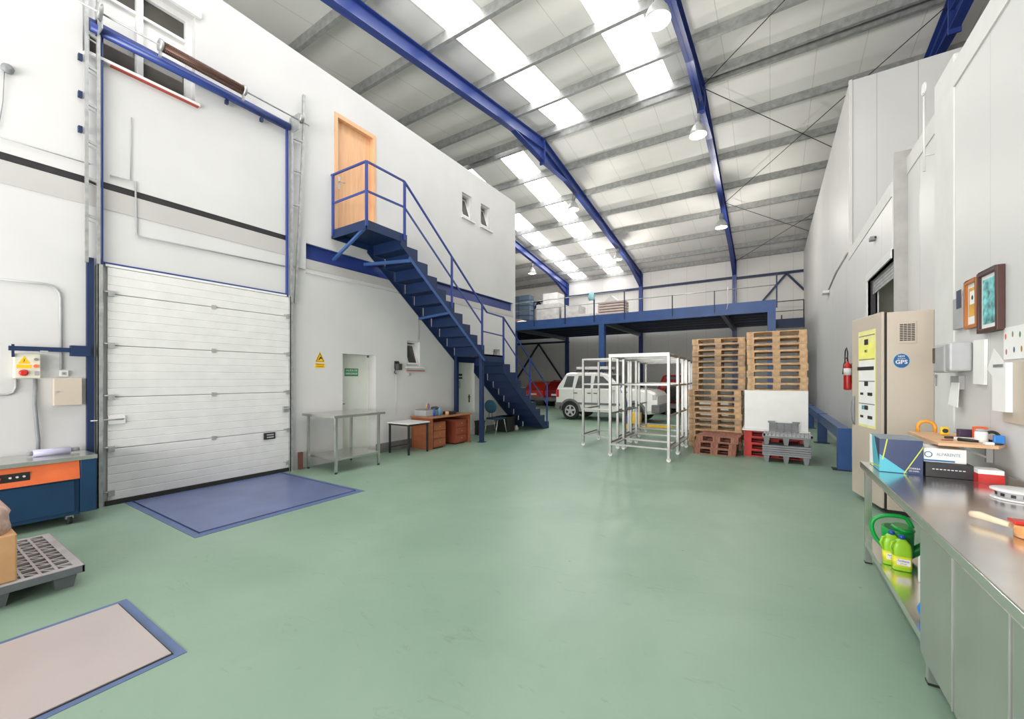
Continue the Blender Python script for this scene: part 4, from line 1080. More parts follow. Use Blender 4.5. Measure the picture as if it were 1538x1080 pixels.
MB().box(-6.20, S0-.02, .60, -4.55, S0, .68).build('rubbing_strip', M_clad, t)
MB().box(-7.14, S0-.03, .38, -6.86, S1+.03, .66).build('rear_bumper', M_clad, t, .03)
MB().box(-3.45, S0-.03, .38, -3.17, S1+.03, .68).build('front_bumper', M_clad, t, .03)
MB().box(-7.09, S0-.01, .86, -6.98, S0+.12, 1.16).build('tail_light', M_red, t, .01)
MB().box(-3.42, S0-.01, .84, -3.27, S0+.22, 1.02).build('headlight', M_lampw, t, .02)
for xc in (-6.50, -4.06):
    k = MB(); R0, R1 = .37, .45
    pts = arc((0, 0, .36), R1, 0, PI, 12, 'xz'); ptin = arc((0, 0, .36), R0, PI, 0, 12, 'xz')
    k.prism([(p[0]+xc, p[2]) for p in pts]+[(p[0]+xc, p[2]) for p in ptin], S0-.03, S0+.02, 'y'); k.build('wheel_arch', M_clad, t)
    k = MB(); k.prism([(p[0]*.82+xc, p[2]*.96) for p in pts], S0-.006, S0+.03, 'y'); k.build('arch_recess', M_black, t)
    wheel(xc, S0+.09, .34, t); wheel(xc, S1-.09, .34, t, 1)
for y in (S0+.22, S1-.22):
    MB().tube([(-6.35, y, 1.80), (-6.30, y, 1.90), (-5.30, y, 1.90), (-5.25, y, 1.80)], .018).build('roof_rail', M_dark, t)
for x in (-6.15, -5.35): MB().box(x, S0+.2, 1.91, x+.05, S1-.2, 1.94).build('cross_bar', M_dark, t)
MB().box(-4.86, S0-.17, 1.17, -4.72, S0-.01, 1.30).build('wing_mirror', M_suv, t, .02)
single(MB().box(-6.35, S0+.25, 1.945, -5.1, S0+.32, 2.04).box(-6.35, S1-.6, 1.945, -5.1, S1-.53, 2.04).box(-6.35, S0+.32, 1.945, -6.29, S1-.6, 2.04).box(-5.16, S0+.32, 1.945, -5.1, S1-.6, 2.04), 'roof_basket', M_wht, 'pale open frame lying on the roof bars of the silver off-road car', 'roof basket')
# --- red cars (seen from behind)
def red_car(x0, x1, y0, zt_, label, m, L=3.6, mg=None, name='red_car'):
    """rear faces the camera, length runs to +y"""
    t = thing(name, label, 'car', ((x0+x1)/2, y0+L/2, 0))
    w_ = x1-x0; ys = [y0, y0+.10, y0+.55, y0+.9, y0+L*.62, y0+L*.78, y0+L*.97, y0+L]
    zb = .28; be = zt_*.64
    tops = [(.35, be-.02, be), (zb, be, be+.04), (zb, be, zt_-.04), (zb, be, zt_), (zb, be, zt_-.02), (zb, be, be+.08), (zb, be-.1, be-.05), (.35, be-.2, be-.15)]
    rings = []
    for y, (b_, s_, tt) in zip(ys, tops):
        ins = .12 if tt > be+.15 else .03
        rings.append([(x0+.03, y, b_), (x0, y, b_+.12), (x0, y, s_), (x0+ins, y, tt-.04), (x0+ins+.08, y, tt), (x1-ins-.08, y, tt), (x1-ins, y, tt-.04), (x1, y, s_), (x1, y, b_+.12), (x1-.03, y, b_)])
    MB().loft(rings, False).build('body', m, t, .02)
    k = MB(); k.add([(x0+.2, y0+.12, be+.06), (x1-.2, y0+.12, be+.06), (x1-.26, y0+.50, zt_-.10), (x0+.26, y0+.50, zt_-.10)] + [(x0+.2, y0+.16, be+.04), (x1-.2, y0+.16, be+.04), (x1-.26, y0+.56, zt_-.12), (x0+.26, y0+.56, zt_-.12)], [(0,1,2,3),(7,6,5,4),(0,4,5,1),(1,5,6,2),(2,6,7,3),(3,7,4,0)])
    k.build('rear_window', M_glass, t)
    MB().box(x0+.02, y0-.05, .30, x1-.02, y0+.15, .52).build('rear_bumper', M_clad, t, .03)
    for xx in (x0+.02, x1-.20): MB().box(xx, y0-.015, be-.30, xx+.18, y0+.08, be-.04).build('tail_light', mat('tail_light_red', '#e0302c', .2), t, .01)
    MB().box((x0+x1)/2-.22, y0-.012, .62, (x0+x1)/2+.22, y0+.01, .72).build('number_plate', M_paper, t)
    MB().box((x0+x1)/2-.34, y0+.45, zt_, (x0+x1)/2+.34, y0+.5, zt_+.03).build('roof_spoiler', m, t)
    for x in (x0+.02, x1-.02):
        for y in (y0+.65, y0+L-.65):
            MB().lathe([(.2, -.09), (.30, -.09), (.30, .09), (.2, .09)], (x+(.08 if x < (x0+x1)/2 else -.08), y, .30), 'x', 20).build('wheel', M_rubber, t)
    return t
M_rc = mat('bright_red_car_paint', '#d8402c', .25, .1, .04, coat=.5)
M_rc2 = mat('deep_red_car_paint', '#8a1f22', .25, .1, .04, coat=.5)
red_car(-12.30, -10.95, 20.6, 1.40, 'bright red hatchback seen from behind at the end of the stairs, beside the silver car', M_rc, 3.4)
red_car(-10.75, -9.4, 20.3, 1.46, 'deep red car mostly hidden behind the silver off-road car', M_rc2, 3.6)
c3 = red_car(-4.15, -2.75, 18.3, 1.76, 'dark red tall car seen from behind through the steel racks', M_rc2, 3.8)
MB().lathe([(.10, -.10), (.33, -.10), (.36, -.05), (.36, .05), (.28, .10)], (-3.45, 18.2, .98), 'y', 24).build('spare_wheel', M_rubber, c3)
carton(-2.6, 17.2, 1.3, .9, .75, M_wrap, 'white covered load on the floor right of the dark red car', z=0, name='covered_load', cat='load')

# ================================================================== RIGHT SIDE: guard rail, extinguisher
t = thing('guard_rail', 'low blue steel guard rail along the foot of the tall white room', 'guard rail', (1.1, 15, 0))
MB().box(1.02, 9.02, .52, 1.19, 24.0, .72).build('rail', M_blue if 0 else M_mblue, t, .01)
for y in (9.0, 12.5, 16, 19.5, 23):
    MB().box(1.0, y, 0, 1.19, y+.14, .73).build('post', M_mblue, t)
    MB().box(.93, y-.05, 0, 1.24, y+.19, .012).build('foot_plate', M_dark, t)
t = thing('fire_extinguisher', 'red carbon dioxide fire extinguisher hanging on the white wall', 'fire extinguisher', (1.33, 10.6, 1.35))
MB().lathe([(.03, 0), (.062, .01), (.065, .03), (.065, .45), (.055, .51), (.025, .55), (.022, .58)], (1.335, 10.6, 1.36), 'z', 18).build('cylinder', M_red, t)
MB().lathe([(.0655, 0), (.0655, .14)], (1.335, 10.6, 1.66), 'z', 18).build('label_band', M_paper, t)
MB().tube([(1.335, 10.6, 1.93), (1.335, 10.6, 1.99), (1.30, 10.68, 2.03)], .014).build('valve', M_black, t)
MB().tube([(1.335, 10.6, 1.98), (1.33, 10.55, 2.12), (1.33, 10.7, 2.22), (1.33, 10.86, 2.16), (1.33, 10.90, 2.0), (1.33, 10.90, 1.92)], .011).build('hose', M_black, t)
MB().lathe([(.045, 0), (.03, .2), (.018, .26)], (1.33, 10.90, 1.68), 'z', 12).build('horn', M_black, t)
MB().box(1.395, 10.5, 1.5, 1.41, 10.7, 1.9).build('wall_bracket', M_grey, t)
single(MB().box(1.403, 10.33, 1.72, 1.41, 10.42, 1.95), 'inspection_card', M_lgrey, 'small inspection card beside the fire extinguisher', 'card')
t = thing('sensor', 'small grey sensor high on the low white wall above the beige cabinet', 'sensor', (1.38, 8.5, 3.78))
MB().box(1.34, 8.44, 3.78, 1.41, 8.56, 3.84).build('sensor_body', M_grey, t, .008)
MB().box(1.39, 8.40, 3.80, 1.41, 8.6, 3.82).build('mount', M_dark, t)
t = thing('aerial', 'thin white wall rod with a round grille at its top, above the low wall', 'aerial', (1.52, 6.35, 3.95))
MB().tube([(1.47, 6.35, 3.93), (1.47, 6.35, 4.78)], .011).build('rod', M_wht, t)
MB().tube(arc((1.47, 6.35, 4.86), .06, 0, 2*PI*.95, 14, 'yz'), .010, 6, True).bar((1.47, 6.35, 4.81), (1.47, 6.35, 4.91), .03, .03).build('ring', M_wht, t)
MB().box(1.47, 6.34, 4.1, 1.56, 6.355, 4.11).build('clip', M_wht, t)
t = thing('wall_cable', 'white cable running down the tall white wall to a small fitting', 'cable', (1.4, 12.9, 4.1))
MB().tube([(1.41, 11.2, 4.32), (1.41, 13.0, 4.28), (1.41, 14.6, 4.12)], .018).build('cable', M_wht, t)
MB().box(1.28, 14.5, 4.02, 1.43, 14.9, 4.10).build('fitting', M_wht, t, .01)

# ================================================================== BEIGE CABINET
t = thing('steel_cabinet', 'tall beige steel cabinet with its door ajar beside the bench', 'cabinet', (1.36, 6.75, 0))
MB().box(1.16, 6.36, .06, 1.555, 7.04, 2.37).build('carcass', M_beige, t, .006)
MB().box(1.18, 6.38, 0, 1.55, 7.02, .06).build('plinth', M_dark, t)
MB().box(1.140, 6.37, .06, 1.158, 7.0, 2.37).build('door_gasket', M_rubber, t)
ang = math.atan2(-.18, .78)
Md = Matrix.Translation((1.138, 6.36, 0)) @ Matrix.Rotation(math.atan2(.165, .78), 4, 'Z')
d_ = MB().box(-.028, 0, .07, 0, .80, 2.38).xform(Md).build('door', M_beige, t, .006)
MB().box(0, .77, .08, .035, .795, 2.35).xform(Md).build('door_edge', M_rubber, d_)
MB().loft([[(-.03-a, .70+b_, z_) for a, b_ in ((0, 0), (0, .06), (c_, .05), (c_, .01))] for z_, c_ in ((.98, .004), (1.04, .02), (1.18, .03), (1.28, .022), (1.36, .004))]).xform(Md).build('handle', M_grey, d_)
# vent and sticker
v_ = MB().box(1.25, 6.352, 2.00, 1.41, 6.36, 2.25).build('vent_frame', M_beige, t, .003)
k = MB()
for i in range(10):
    for j in range(4): k.box(1.268+j*.033, 6.350, 2.03+i*.02, 1.296+j*.033, 6.3525, 2.042+i*.02)
k.build('vent_slots', M_dark, v_)
t2 = thing('round_sticker', 'round blue and white sticker reading GPS on the side of the beige cabinet', 'sticker', (1.28, 6.358, 1.72))
def disc(cx_, cz_, rx, rz, y, th, n=32):
    return MB().prism([(cx_+rx*math.cos(2*PI*i/n), cz_+rz*math.sin(2*PI*i/n)) for i in range(n)], y-th, y, 'y')
disc(1.283, 1.80, .072, .086, 6.358, .001).build('rim', mat('sticker_rim', '#9ccbe0', .4), t2)
disc(1.283, 1.80, .068, .081, 6.357, .001).build('disc', mat('sticker_blue', '#135a96', .4), t2)
text_mb('GPS', .062, (1.283, 6.3555, 1.785), (1,0,0), (0,0,1), .0006, bold=.03).build('lettering', M_wht, t2)
text_mb('NEW', .026, (1.283, 6.3555, 1.852), (1,0,0), (0,0,1), .0006, bold=.02).build('lettering', M_wht, t2)
text_mb('SISTEMA', .019, (1.283, 6.3555, 1.825), (1,0,0), (0,0,1), .0006).build('lettering', M_wht, t2)
# posters on door (local door coordinates: outer face x=-.028, viewer's right = -y)
t3 = thing('door_poster', 'long yellow bordered instruction poster on the door of the beige cabinet', 'poster', tuple(Md @ Vector((-.03, .38, .95))))
def on_door(y0, y1, z0, z1, d0, d1): return MB().box(-.028-d1, y0, z0, -.028-d0, y1, z1).xform(Md)
on_door(.14, .60, .98, 2.20, .0, .001).build('backing', mat('pale_yellow', '#ece79a', .6), t3)
on_door(.16, .58, 1.01, 1.60, .001, .002).build('paper', M_paper, t3)
on_door(.16, .58, 1.60, 2.03, .001, .002).build('paper_top', mat('yellow_paper', '#f1ec7c', .6), t3)
on_door(.16, .58, 1.56, 1.62+.2, .002, .0025).build('paper_middle', M_paper, t3)
k = MB()
for z in (2.13, 1.83, 1.555, 1.27): k.v += on_door(.16, .58, z, z+.012, .0025, .0035).v; 
k.f = [[8*q+i for i in f] for q in range(4) for f in [(0,3,2,1),(4,5,6,7),(0,1,5,4),(1,2,6,5),(2,3,7,6),(3,0,4,7)]]; k.sm = [False]*len(k.f)
k.build('rule_lines', M_grey, t3)
for q in [(.33, .43, 2.02, 2.09, .003, .004), (.33, .43, 1.50, 1.56, .003, .004), (.33, .43, 1.20, 1.255, .003, .004),
       (.18, .62, 1.70, 1.745, .003, .006), (.22, .34, 1.38, 1.42, .003, .005), (.46, .54, 1.385, 1.415, .003, .005),
       (.22, .34, 1.09, 1.13, .003, .005), (.46, .54, 1.095, 1.125, .003, .005)]: on_door(*q).build('black_drawing', M_black, t3)
for q in [(.44, .50, 1.20, 1.25, .003, .004)]: on_door(*q).build('blue_drawing', mat('poster_teal', '#3f9fb0', .5), t3)
dr = (Md.to_3x3() @ Vector((0, -1, 0)))
text_mb('N.1', .05, Md @ Vector((-.033, .38, 1.94)), dr, (0,0,1), .0005, bold=.02).build('lettering', M_black, t3)

# ================================================================== ITEMS ON THE NEAR RIGHT WALL (face x = 1.45)
XR = 1.45
def frame_pic(name, y0, y1, z0, z1, fw, depth, fm, label, tilt=.05):
    t = thing(name, label, 'picture', (XR, (y0+y1)/2, z0))
    x0 = XR-depth
    MB().box(x0, y0, z0, XR-.002, y0+fw, z1).box(x0, y1-fw, z0, XR-.002, y1, z1).box(x0, y0+fw, z0, XR-.002, y1-fw, z0+fw).box(x0, y0+fw, z1-fw, XR-.002, y1-fw, z1).build('frame', fm, t, .004)
    return t, x0
tf, x0 = frame_pic('picture_frame', 4.415, 4.765, 1.955, 2.435, .032, .045, mat('dark_wood_frame', '#4a2c26', .4), 'dark wooden framed picture in turquoise and white, largest on the wall')
MB().box(x0+.02, 4.45, 1.99, x0+.03, 4.73, 2.40).build('mount', M_paper, tf)
MB().box(x0+.018, 4.475, 2.02, x0+.0195, 4.705, 2.37).build('print', None, tf).data.materials.append(mat('turquoise_print', '#74bfc2', .6, 0, .45, 14))
tf, x0 = frame_pic('picture_frame', 4.80, 5.06, 2.02, 2.425, .03, .035, mat('orange_wood_frame', '#b9713a', .4), 'orange wooden framed yellow picture left of the dark framed one')
MB().box(x0+.02, 4.83, 2.05, x0+.03, 5.03, 2.395).build('mount', M_paper, tf)
MB().box(x0+.018, 4.85, 2.12, x0+.0195, 5.01, 2.36).build('print', mat('yellow_print', '#e8b04e', .6, 0, .15, 8), tf)
MB().box(x0+.016, 4.88, 2.22, x0+.0178, 4.98, 2.33).build('white_square', M_paper, tf)
MB().ellip((x0+.016, 4.93, 2.275), .001, .02, .02, 10, 6).build('dark_motif', M_dark, tf)
t = thing('leaflet_holder', 'clear grey leaflet holder with a dark card at the left of the framed pictures', 'leaflet holder', (XR, 5.2, 2.04))
MB().box(XR-.03, 5.10, 2.04, XR-.002, 5.32, 2.32).build('holder', M_lgrey, t, .004)
MB().box(XR-.034, 5.12, 2.22, XR-.031, 5.22, 2.38).build('card', mat('slate_card', '#3d4356', .5), t)
t = thing('towel_dispenser', 'grey plastic paper towel dispenser on the wall corner', 'dispenser', (XR-.1, 5.2, 1.64))
MB().box(XR-.14, 4.98, 1.66, XR-.002, 5.36, 1.91).build('casing', mat('dispenser_grey', '#b3b5b6', .35), t, .015)
MB().box(XR-.150, 5.08, 1.65, XR-.04, 5.372, 1.90).build('cover', M_lgrey, t, .02)
MB().box(XR-.153, 5.30, 1.74, XR-.150, 5.36, 1.88).build('window', M_glass_d, t)
t = thing('hook_key', 'small key hanging on a hook left of the towel dispenser', 'key', (1.43, 5.8, 1.5))
MB().tube(arc((1.43, 5.80, 1.62), .018, 0, 2*PI*.92, 10), .004, 6, True).bar((1.43, 5.80, 1.60), (1.43, 5.80, 1.52), .008, .008).build('key_body', M_grey, t)
def sheet(y0, y1, z0, z1, label, m=M_paper, rot=0, th=.003, off=.002, name='paper_sheet'):
    cy_, cz_ = (y0+y1)/2, (z0+z1)/2
    k = MB().box(-th, -(y1-y0)/2, -(z1-z0)/2, 0, (y1-y0)/2, (z1-z0)/2)
    k.xform(Matrix.Translation((XR-off, cy_, cz_)) @ Matrix.Rotation(rot, 4, 'X'))
    return single(k, name, m, label, 'paper')
sheet(4.70, 4.90, 1.55, 1.91, 'narrow pale leaflet pinned below the framed pictures', M_paper, .03, .02)
sheet(4.47, 4.66, 1.60, 1.79, 'white paper pinned at an angle on the wall', M_paper, .6)
tt = thing('sample_card', 'white card with small coloured drawings at the right edge', 'card', (XR, 4.28, 1.74))
MB().box(XR-.006, 4.02, 1.735, XR-.002, 4.43, 1.965).build('card', M_paper, tt)
for y, z, c in ((4.40, 1.90, '#e06a30'), (4.30, 1.91, '#8a8a7a'), (4.39, 1.79, '#b06a5a'), (4.28, 1.80, '#4a5a8a'), (4.2, 1.9, '#608a50'), (4.18, 1.8, '#a08040')):
    MB().ellip((XR-.0065, y, z), .001, .012, .022, 8, 5).build('drawing', mat('ink'+c, c, .7), tt)
tt = thing('clipboard', 'clipboard with white sheets hanging over a beige board', 'clipboard', (XR-.03, 4.37, 1.36))
MB().box(XR-.05, 4.27, 1.36, XR-.015, 4.47, 1.71).build('paper_stack', M_paper, tt)
MB().box(XR-.056, 4.30, 1.68, XR-.05, 4.44, 1.70).build('clip', M_grey, tt)
single(MB().box(XR-.014, 3.7, 1.28, XR-.002, 4.42, 1.72), 'notice_board', M_beige, 'beige board partly behind the clipboard', 'board', bevel=.006)
t = thing('bag_dispenser', 'white paper hanging from a small holder below the towel dispenser', 'paper', (XR-.02, 5.2, 1.32))
MB().box(XR-.04, 5.14, 1.50, XR-.002, 5.34, 1.62).build('holder', M_lgrey, t)
MB().add([(XR-.045, 5.12, 1.56), (XR-.045, 5.30, 1.56), (XR-.06, 5.32, 1.36), (XR-.05, 5.14, 1.34), (XR-.04, 5.12, 1.56), (XR-.04, 5.30, 1.56), (XR-.055, 5.32, 1.36), (XR-.045, 5.14, 1.34)], [(0,1,2,3),(7,6,5,4),(0,4,5,1),(1,5,6,2),(2,6,7,3),(3,7,4,0)]).build('hanging_sheet', M_paper, t)

# ================================================================== STEEL BENCH
BZ = .86
t = thing('steel_bench', 'long stainless steel bench with cupboard and open lower shelf along the right wall', 'bench', (1.05, 2.8, 0))
MB().box(.68, .1, BZ-.012, 1.435, 4.72, BZ).box(.68, .1, BZ-.055, .692, 4.72, BZ-.012).box(.68, 4.708, BZ-.055, 1.435, 4.72, BZ-.012).build('worktop', M_ss, t, .003)
MB().box(.72, .1, BZ-.10, 1.40, .14, BZ-.012).build('under_beam', M_ssb, t)
MB().box(1.425, .1, BZ, 1.437, 4.3, BZ+.05).build('upstand', M_ssb, t)
MB().box(.70, 3.0, .180, 1.42, 4.66, .198).box(.70, 3.0, .15, .708, 4.66, .180).build('lower_shelf', M_ss, t)
for y in (4.62, 2.97):
    for x in (.72, 1.39):
        l_ = MB().box(x-.022, y-.022, .012, x+.022, y+.022, BZ-.012).build('leg', M_ssb, t)
        MB().box(x-.024, y-.024, 0, x+.024, y+.024, .012).build('foot', M_black, l_)
MB().box(.705, .12, .10, 1.42, 3.07, BZ-.056).build('cupboard', M_ssb, t, .003)
for (a, b_) in ((2.60, 3.065), (2.085, 2.585), (1.57, 2.07)):
    MB().box(.693, a, .105, .705, b_, BZ-.06).build('cupboard_door', M_ssb, t, .004)
    MB().box(.689, a-.008, .105, .698, a-.001, BZ-.06).build('door_edge', M_alu, t)

# on the bench
t = thing('blue_carton', 'navy and turquoise patterned carton with yellow lines on the bench end', 'box', (.86, 4.46, BZ))
MB().box(.735, 4.28, BZ+.001, .985, 4.64, 1.12).build('carton_body', mat('carton_navy', '#22365e', .4, 0, .02), t)
cq = mat('carton_turquoise', '#52b4c6', .4, 0, .02); cy_ = mat('carton_yellow', '#c8cf4a', .4)
def tri_x(pts, x, th, m, nm): MB().prism(pts, x-th, x, 'x').build(nm, m, t)
def tri_y(pts, y, th, m, nm): MB().prism(pts, y-th, y, 'y').build(nm, m, t)
tri_y([(.735, .865), (.735, 1.0), (.90, .865)], 4.28, .001, cq, 'turquoise_patch')
tri_y([(.875, .862), (.882, .862), (.985, 1.065), (.985, 1.08)], 4.279, .001, cy_, 'yellow_line')
tri_y([(.75, .96), (.757, .955), (.785, 1.12), (.777, 1.12)], 4.279, .001, cy_, 'yellow_line')
tri_x([(4.28, .865), (4.64, .865), (4.64, 1.12), (4.47, 1.12), (4.28, .92)], .735, .001, cq, 'turquoise_patch')
tri_x([(4.50, .865), (4.64, .865), (4.64, 1.12), (4.56, 1.12)], .734, .001, M_paper, 'white_patch')
tri_x([(4.28, .90), (4.28, .91), (4.64, .875), (4.64, .865)], .733, .001, cy_, 'yellow_line')
MB().box(.737, 4.282, 1.1195, .983, 4.638, 1.1215).build('top_face', M_ssb if 0 else mat('carton_top', '#7f8f9c', .4), t)
text_mb('CORREA', .018, (.935, 4.2785, .905), (1,0,0), (0,0,1), .0005).build('lettering', M_wht, t)
text_mb('DE PAPEL', .014, (.935, 4.2785, .885), (1,0,0), (0,0,1), .0005).build('lettering', M_wht, t)
Mr = Matrix.Translation((.99, 4.36, 0)) @ Matrix.Rotation(-.0, 4, 'Z')
t = thing('black_carton', 'flat black carton with a row of small white marks on the bench', 'box', (1.1, 4.4, BZ))
MB().box(.995, 4.26, BZ+.001, 1.245, 4.56, .965).build('carton_body', M_black, t, .003)
k = MB()
for i in range(9): k.box(1.03+i*.02, 4.2585, .917, 1.043+i*.02, 4.26, .923)
k.build('white_marks', M_wht, t)
t = thing('white_carton', 'white carton printed with a blue circle and blue strip on the black one', 'box', (1.1, 4.4, .966))
MB().box(.992, 4.30, .966, 1.22, 4.56, 1.07).build('carton_body', M_paper, t, .003)
MB().box(.992, 4.2985, .972, 1.16, 4.30, .984).build('blue_strip', mat('print_blue', '#2f6d9c', .5), t)
MB().tube([(1.018+.02*math.cos(a), 4.2985, 1.022+.02*math.sin(a)) for a in [2*PI*i/16 for i in range(16)]], .003, 5, True).build('blue_circle', MATS['print_blue'], t)
text_mb('ALPARENTE', .032, (1.125, 4.2985, 1.025), (1,0,0), (0,0,1), .0005, sx=.75).build('lettering', mat('print_grey', '#7b98a8', .5), t)
t = thing('red_white_carton', 'small red and white carton on the bench below the wooden shelf', 'box', (1.32, 4.3, BZ))
MB().box(1.245, 4.19, BZ+.001, 1.37, 4.32, .955).build('carton_body', M_paper, t, .002)
MB().box(1.2435, 4.188, .862, 1.371, 4.1895, .925).box(1.2435, 4.188, .862, 1.2448, 4.30, .925).build('red_band', M_red, t)
# white reel
t = thing('white_reel', 'round white plastic reel with square holes lying on the bench', 'reel', (1.27, 3.72, BZ))
for z in (BZ+.002, BZ+.052):
    MB().lathe([(.03, 0), (.115, 0), (.115, .008), (.03, .008)], (1.275, 3.73, z), 'z', 32).build('flange', M_wht, t)
MB().lathe([(.09, 0), (.09, .045)], (1.275, 3.73, BZ+.008), 'z', 28).build('core', M_lgrey, t)
k = MB()
for i in range(12):
    a = 2*PI*i/12; p = Vector((1.275+.091*math.cos(a), 3.73+.091*math.sin(a), BZ+.03)); d = Vector((-math.sin(a), math.cos(a), 0))
    k.bar(p-d*.010, p+d*.010, .003, .018)
k.build('slots', M_dark, t)
# tape gun
t = thing('tape_gun', 'tape dispenser with ivory handle and brown packing tape on the bench', 'tape dispenser', (.98, 2.95, BZ))
MB().tube([(.885, 3.06, BZ+.035), (.905, 3.03, BZ+.04), (.945, 2.97, BZ+.036), (.975, 2.92, BZ+.036)], [.016, .019, .015, .013], 12).build('handle', mat('ivory_handle', '#e6d3b4', .4), t)
MB().lathe([(.038, 0), (.065, 0), (.065, .05), (.038, .05)], (1.03, 2.86, BZ+.004), 'z', 32).build('tape_roll', mat('packing_tape', '#d9995c', .2), t)
MB().box(.965, 2.86, BZ+.055, 1.06, 2.93, BZ+.07).build('blade_guard', M_red, t, .004)
MB().lathe([(.012, 0), (.012, .06)], (1.03, 2.86, BZ+.004), 'z', 12).build('spindle', M_black, t)

# wooden shelf and items
SZ = 1.12
t = thing('wall_shelf', 'small pale wooden shelf on a bracket above the bench', 'shelf', (1.25, 4.6, SZ-.02))
MB().prism([(1.06, 4.25), (1.36, 4.24), (1.445, 4.40), (1.445, 5.05), (1.06, 5.05)], SZ-.022, SZ, 'z').build('board', mat('pale_shelf_wood', '#d9ae85', .5, 0, .08, 4, stretch=(1, 5, 1)), t, .003)
MB().box(1.41, 4.60, .95, 1.445, 4.63, SZ-.022).bar((1.43, 4.615, .98), (1.2, 4.615, SZ-.03), .02, .015).build('bracket', M_lgrey, t)
single(MB().tube([(1.10, 4.93, SZ+.01), (1.10, 4.93, SZ+.05)] + arc((1.155, 4.93, SZ+.05), .055, PI, 0, 8, 'xz') + [(1.21, 4.93, SZ+.01)], .014, 8), 'arched_tool', M_amber, 'amber plastic arched tool at the left of the wooden shelf', 'tool')
t = thing('tape_measure', 'yellow and black tape measure on the wooden shelf', 'tape measure', (1.23, 4.85, SZ))
MB().box(1.215, 4.82, SZ+.001, 1.27, 4.85, SZ+.07).build('case', M_yellow, t, .012)
MB().lathe([(.018, 0), (.018, .004)], (1.243, 4.816, SZ+.038), 'y', 14).build('face', M_black, t)
single(MB().tube([(1.18, 4.58, SZ+.009), (1.22, 4.60, SZ+.009), (1.25, 4.57, SZ+.009), (1.30, 4.58, SZ+.009)], .009, 8), 'screwdriver', M_black, 'black handled tool lying at the front of the wooden shelf', 'tool')
single(MB().tube([(1.12, 4.42, SZ+.004), (1.19, 4.45, SZ+.004)], .004, 6), 'pencil', M_terr, 'dark red pencil near the front edge of the wooden shelf', 'pencil')
single(MB().box(1.28, 4.66, SZ+.001, 1.37, 4.72, SZ+.07), 'purple_box', mat('aubergine', '#3c2c4c', .5), 'dark purple box in the middle of the wooden shelf', 'box', bevel=.004)
single(MB().box(1.22, 4.50, SZ+.001, 1.34, 4.55, SZ+.02), 'white_packet', M_paper, 'flat white packet on the front of the wooden shelf', 'packet')
single(MB().box(1.345, 4.60, SZ+.001, 1.385, 4.64, SZ+.10).box(1.385, 4.60, SZ+.085, 1.42, 4.64, SZ+.10), 'orange_clamp', mat('bright_orange', '#f06a28', .4), 'bright orange tool behind the white pot on the shelf', 'tool', bevel=.003)
single(MB().tube([(1.22, 4.46, SZ+.012), (1.27, 4.42, SZ+.012), (1.31, 4.40, SZ+.01)], [.014, .012, .008], 8), 'black_stapler', M_black, 'small black cutter leaning on the white pot', 'tool')
t = thing('white_pot', 'white printed pot with a dark lid on the wooden shelf', 'pot', (1.335, 4.44, SZ))
MB().lathe([(.033, 0), (.035, .005), (.035, .07), (.03, .08)], (1.335, 4.44, SZ+.001), 'z', 16).build('pot_body', M_paper, t)
MB().lathe([(.03, .08), (.03, .095), (.015, .1)], (1.335, 4.44, SZ+.001), 'z', 14).build('lid', M_lgrey, t)
single(MB().tube(arc((1.395, 4.46, SZ+.045), .035, 0, 2*PI*.95, 16, 'xz'), .011, 8, True), 'black_tape_roll', M_black, 'roll of black tape standing behind the blue case', 'tape')
single(MB().box(1.375, 4.36, SZ+.001, 1.43, 4.39, SZ+.065), 'blue_case', mat('bright_blue', '#2b7fd0', .35), 'bright blue plastic case at the right end of the shelf', 'case', bevel=.006)
single(MB().box(1.31, 4.29, SZ+.001, 1.355, 4.33, SZ+.018), 'eraser', M_paper, 'small white block at the right end of the shelf', 'block')
single(MB().ellip((1.385, 4.315, SZ+.007), .025, .012, .006), 'black_clip', M_black, 'tiny black clip at the right end of the shelf', 'clip')

# ================================================================== LOWER SHELF ITEMS
LZ = .199
t = thing('watering_can', 'bright green plastic watering can on the lower bench shelf', 'watering can', (.9, 4.3, LZ))
def ring_(cx_, cy2, rx, ry, z, n=20): return [(cx_+rx*math.cos(2*PI*i/n), cy2+ry*math.sin(2*PI*i/n), z) for i in range(n)]
CX, CY = .84, 4.28
can = MB().loft([ring_(CX, CY, .075, .095, LZ+.001), ring_(CX, CY, .088, .115, LZ+.04), ring_(CX, CY, .095, .12, LZ+.20), ring_(CX, CY, .095, .12, LZ+.235)])
can.loft([ring_(CX+.03, CY+.0, .07, .115, LZ+.235), ring_(CX+.03, CY, .055, .09, LZ+.255)])
can.build('can_body', M_green, t)
MB().loft([ring_(CX-.03, CY, .045, .085, LZ+.236), ring_(CX-.03, CY, .045, .085, LZ+.238)]).build('opening', mat('can_inside_shade', '#0b6a30', .5), t)  # flat patch, its darker green paints the shade inside the can
MB().tube(smooth([(CX-.06, CY-.02, LZ+.05), (CX-.12, CY, LZ+.12), (CX-.15, CY, LZ+.20), (CX-.14, CY, LZ+.27), (CX-.09, CY, LZ+.31), (CX-.02, CY, LZ+.325), (CX+.05, CY, LZ+.315), (CX+.085, CY, LZ+.25)]), .015, 10).build('handle', M_green, t)
MB().tube([(CX+.06, CY, LZ+.05), (CX+.12, CY, LZ+.09), (CX+.17, CY-.03, LZ+.17), (CX+.20, CY-.05, LZ+.25)], [.045, .035, .022, .017], 12).build('spout', M_green, t)
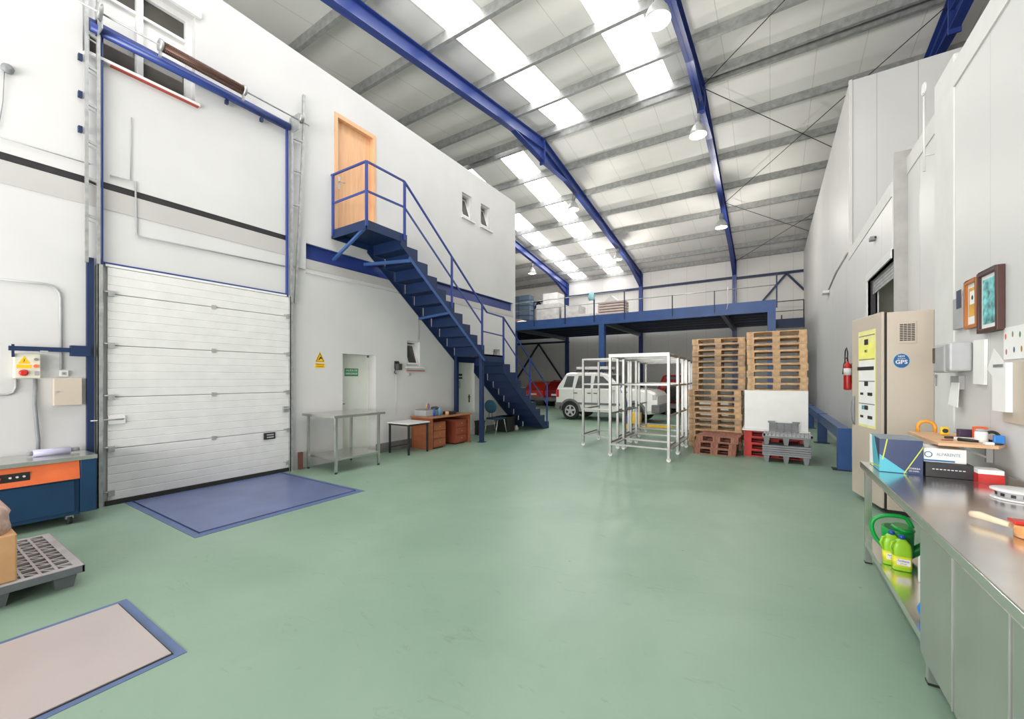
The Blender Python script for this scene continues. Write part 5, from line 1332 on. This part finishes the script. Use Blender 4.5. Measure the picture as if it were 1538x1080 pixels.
def bottle(x, y, label, s=1):
    t = thing('detergent_bottle', label, 'bottle', (x, y, LZ), 'lime green detergent bottles')
    def rr(w_, d_, z, n=20):
        out = []
        for i in range(n):
            a = 2*PI*i/n; out.append((x+w_*math.copysign(abs(math.cos(a))**.45, math.cos(a)), y+d_*math.copysign(abs(math.sin(a))**.45, math.sin(a)), LZ+z))
        return out
    MB().loft([rr(.048, .032, .001), rr(.052, .036, .01), rr(.052, .036, .15), rr(.046, .033, .19), rr(.03, .026, .215), rr(.016, .016, .228)]).build('bottle_body', M_lime, t)
    MB().loft([rr(.0527, .0367, .03), rr(.0527, .0367, .105)]).build('label_band', M_label, t)
    MB().box(x-.035, y-.0385, LZ+.045, x+.040, y-.0365, LZ+.09).build('label_panel', M_paper, t)
    text_mb('Fertilizante', .017, (x+.002, y-.0388, LZ+.076), (1,0,0), (0,0,1), .0004, bold=.01, sx=.8).build('lettering', mat('print_violet', '#5a3f8a', .5), t)
    text_mb('plantas', .012, (x+.002, y-.0388, LZ+.058), (1,0,0), (0,0,1), .0004).build('lettering', M_grey, t)
    MB().lathe([(.019, .226), (.019, .248), (.015, .252)], (x, y, LZ), 'z', 16).build('cap', M_cap, t)
    MB().tube([(x-.02, y-.012, LZ+.205), (x-.055, y-.02, LZ+.20), (x-.066, y-.022, LZ+.16), (x-.05, y-.02, LZ+.115)], .009, 8).build('grip', M_lime, t)
    return t
bottle(.815, 4.03, 'lime green detergent bottle with a blue cap, in front on the lower shelf')
bottle(.775, 4.112, 'lime green detergent bottle partly behind the front one')
single(MB().lathe([(.04, 0), (.042, .01), (.042, .16), (.02, .20), (.02, .22)], (.905, 3.86, LZ), 'z', 16), 'white_bottle', M_wht, 'white bottle on the lower shelf by the cupboard side', 'bottle')
single(MB().loft([ring_(.775, 3.26, .035, .05, LZ), ring_(.775, 3.26, .05, .06, LZ+.06), ring_(.785, 3.26, .035, .05, LZ+.12)]), 'blue_sponge_bag', mat('vivid_blue', '#1f82e0', .35), 'vivid blue bag half hidden by the cupboard on the lower shelf', 'bag')
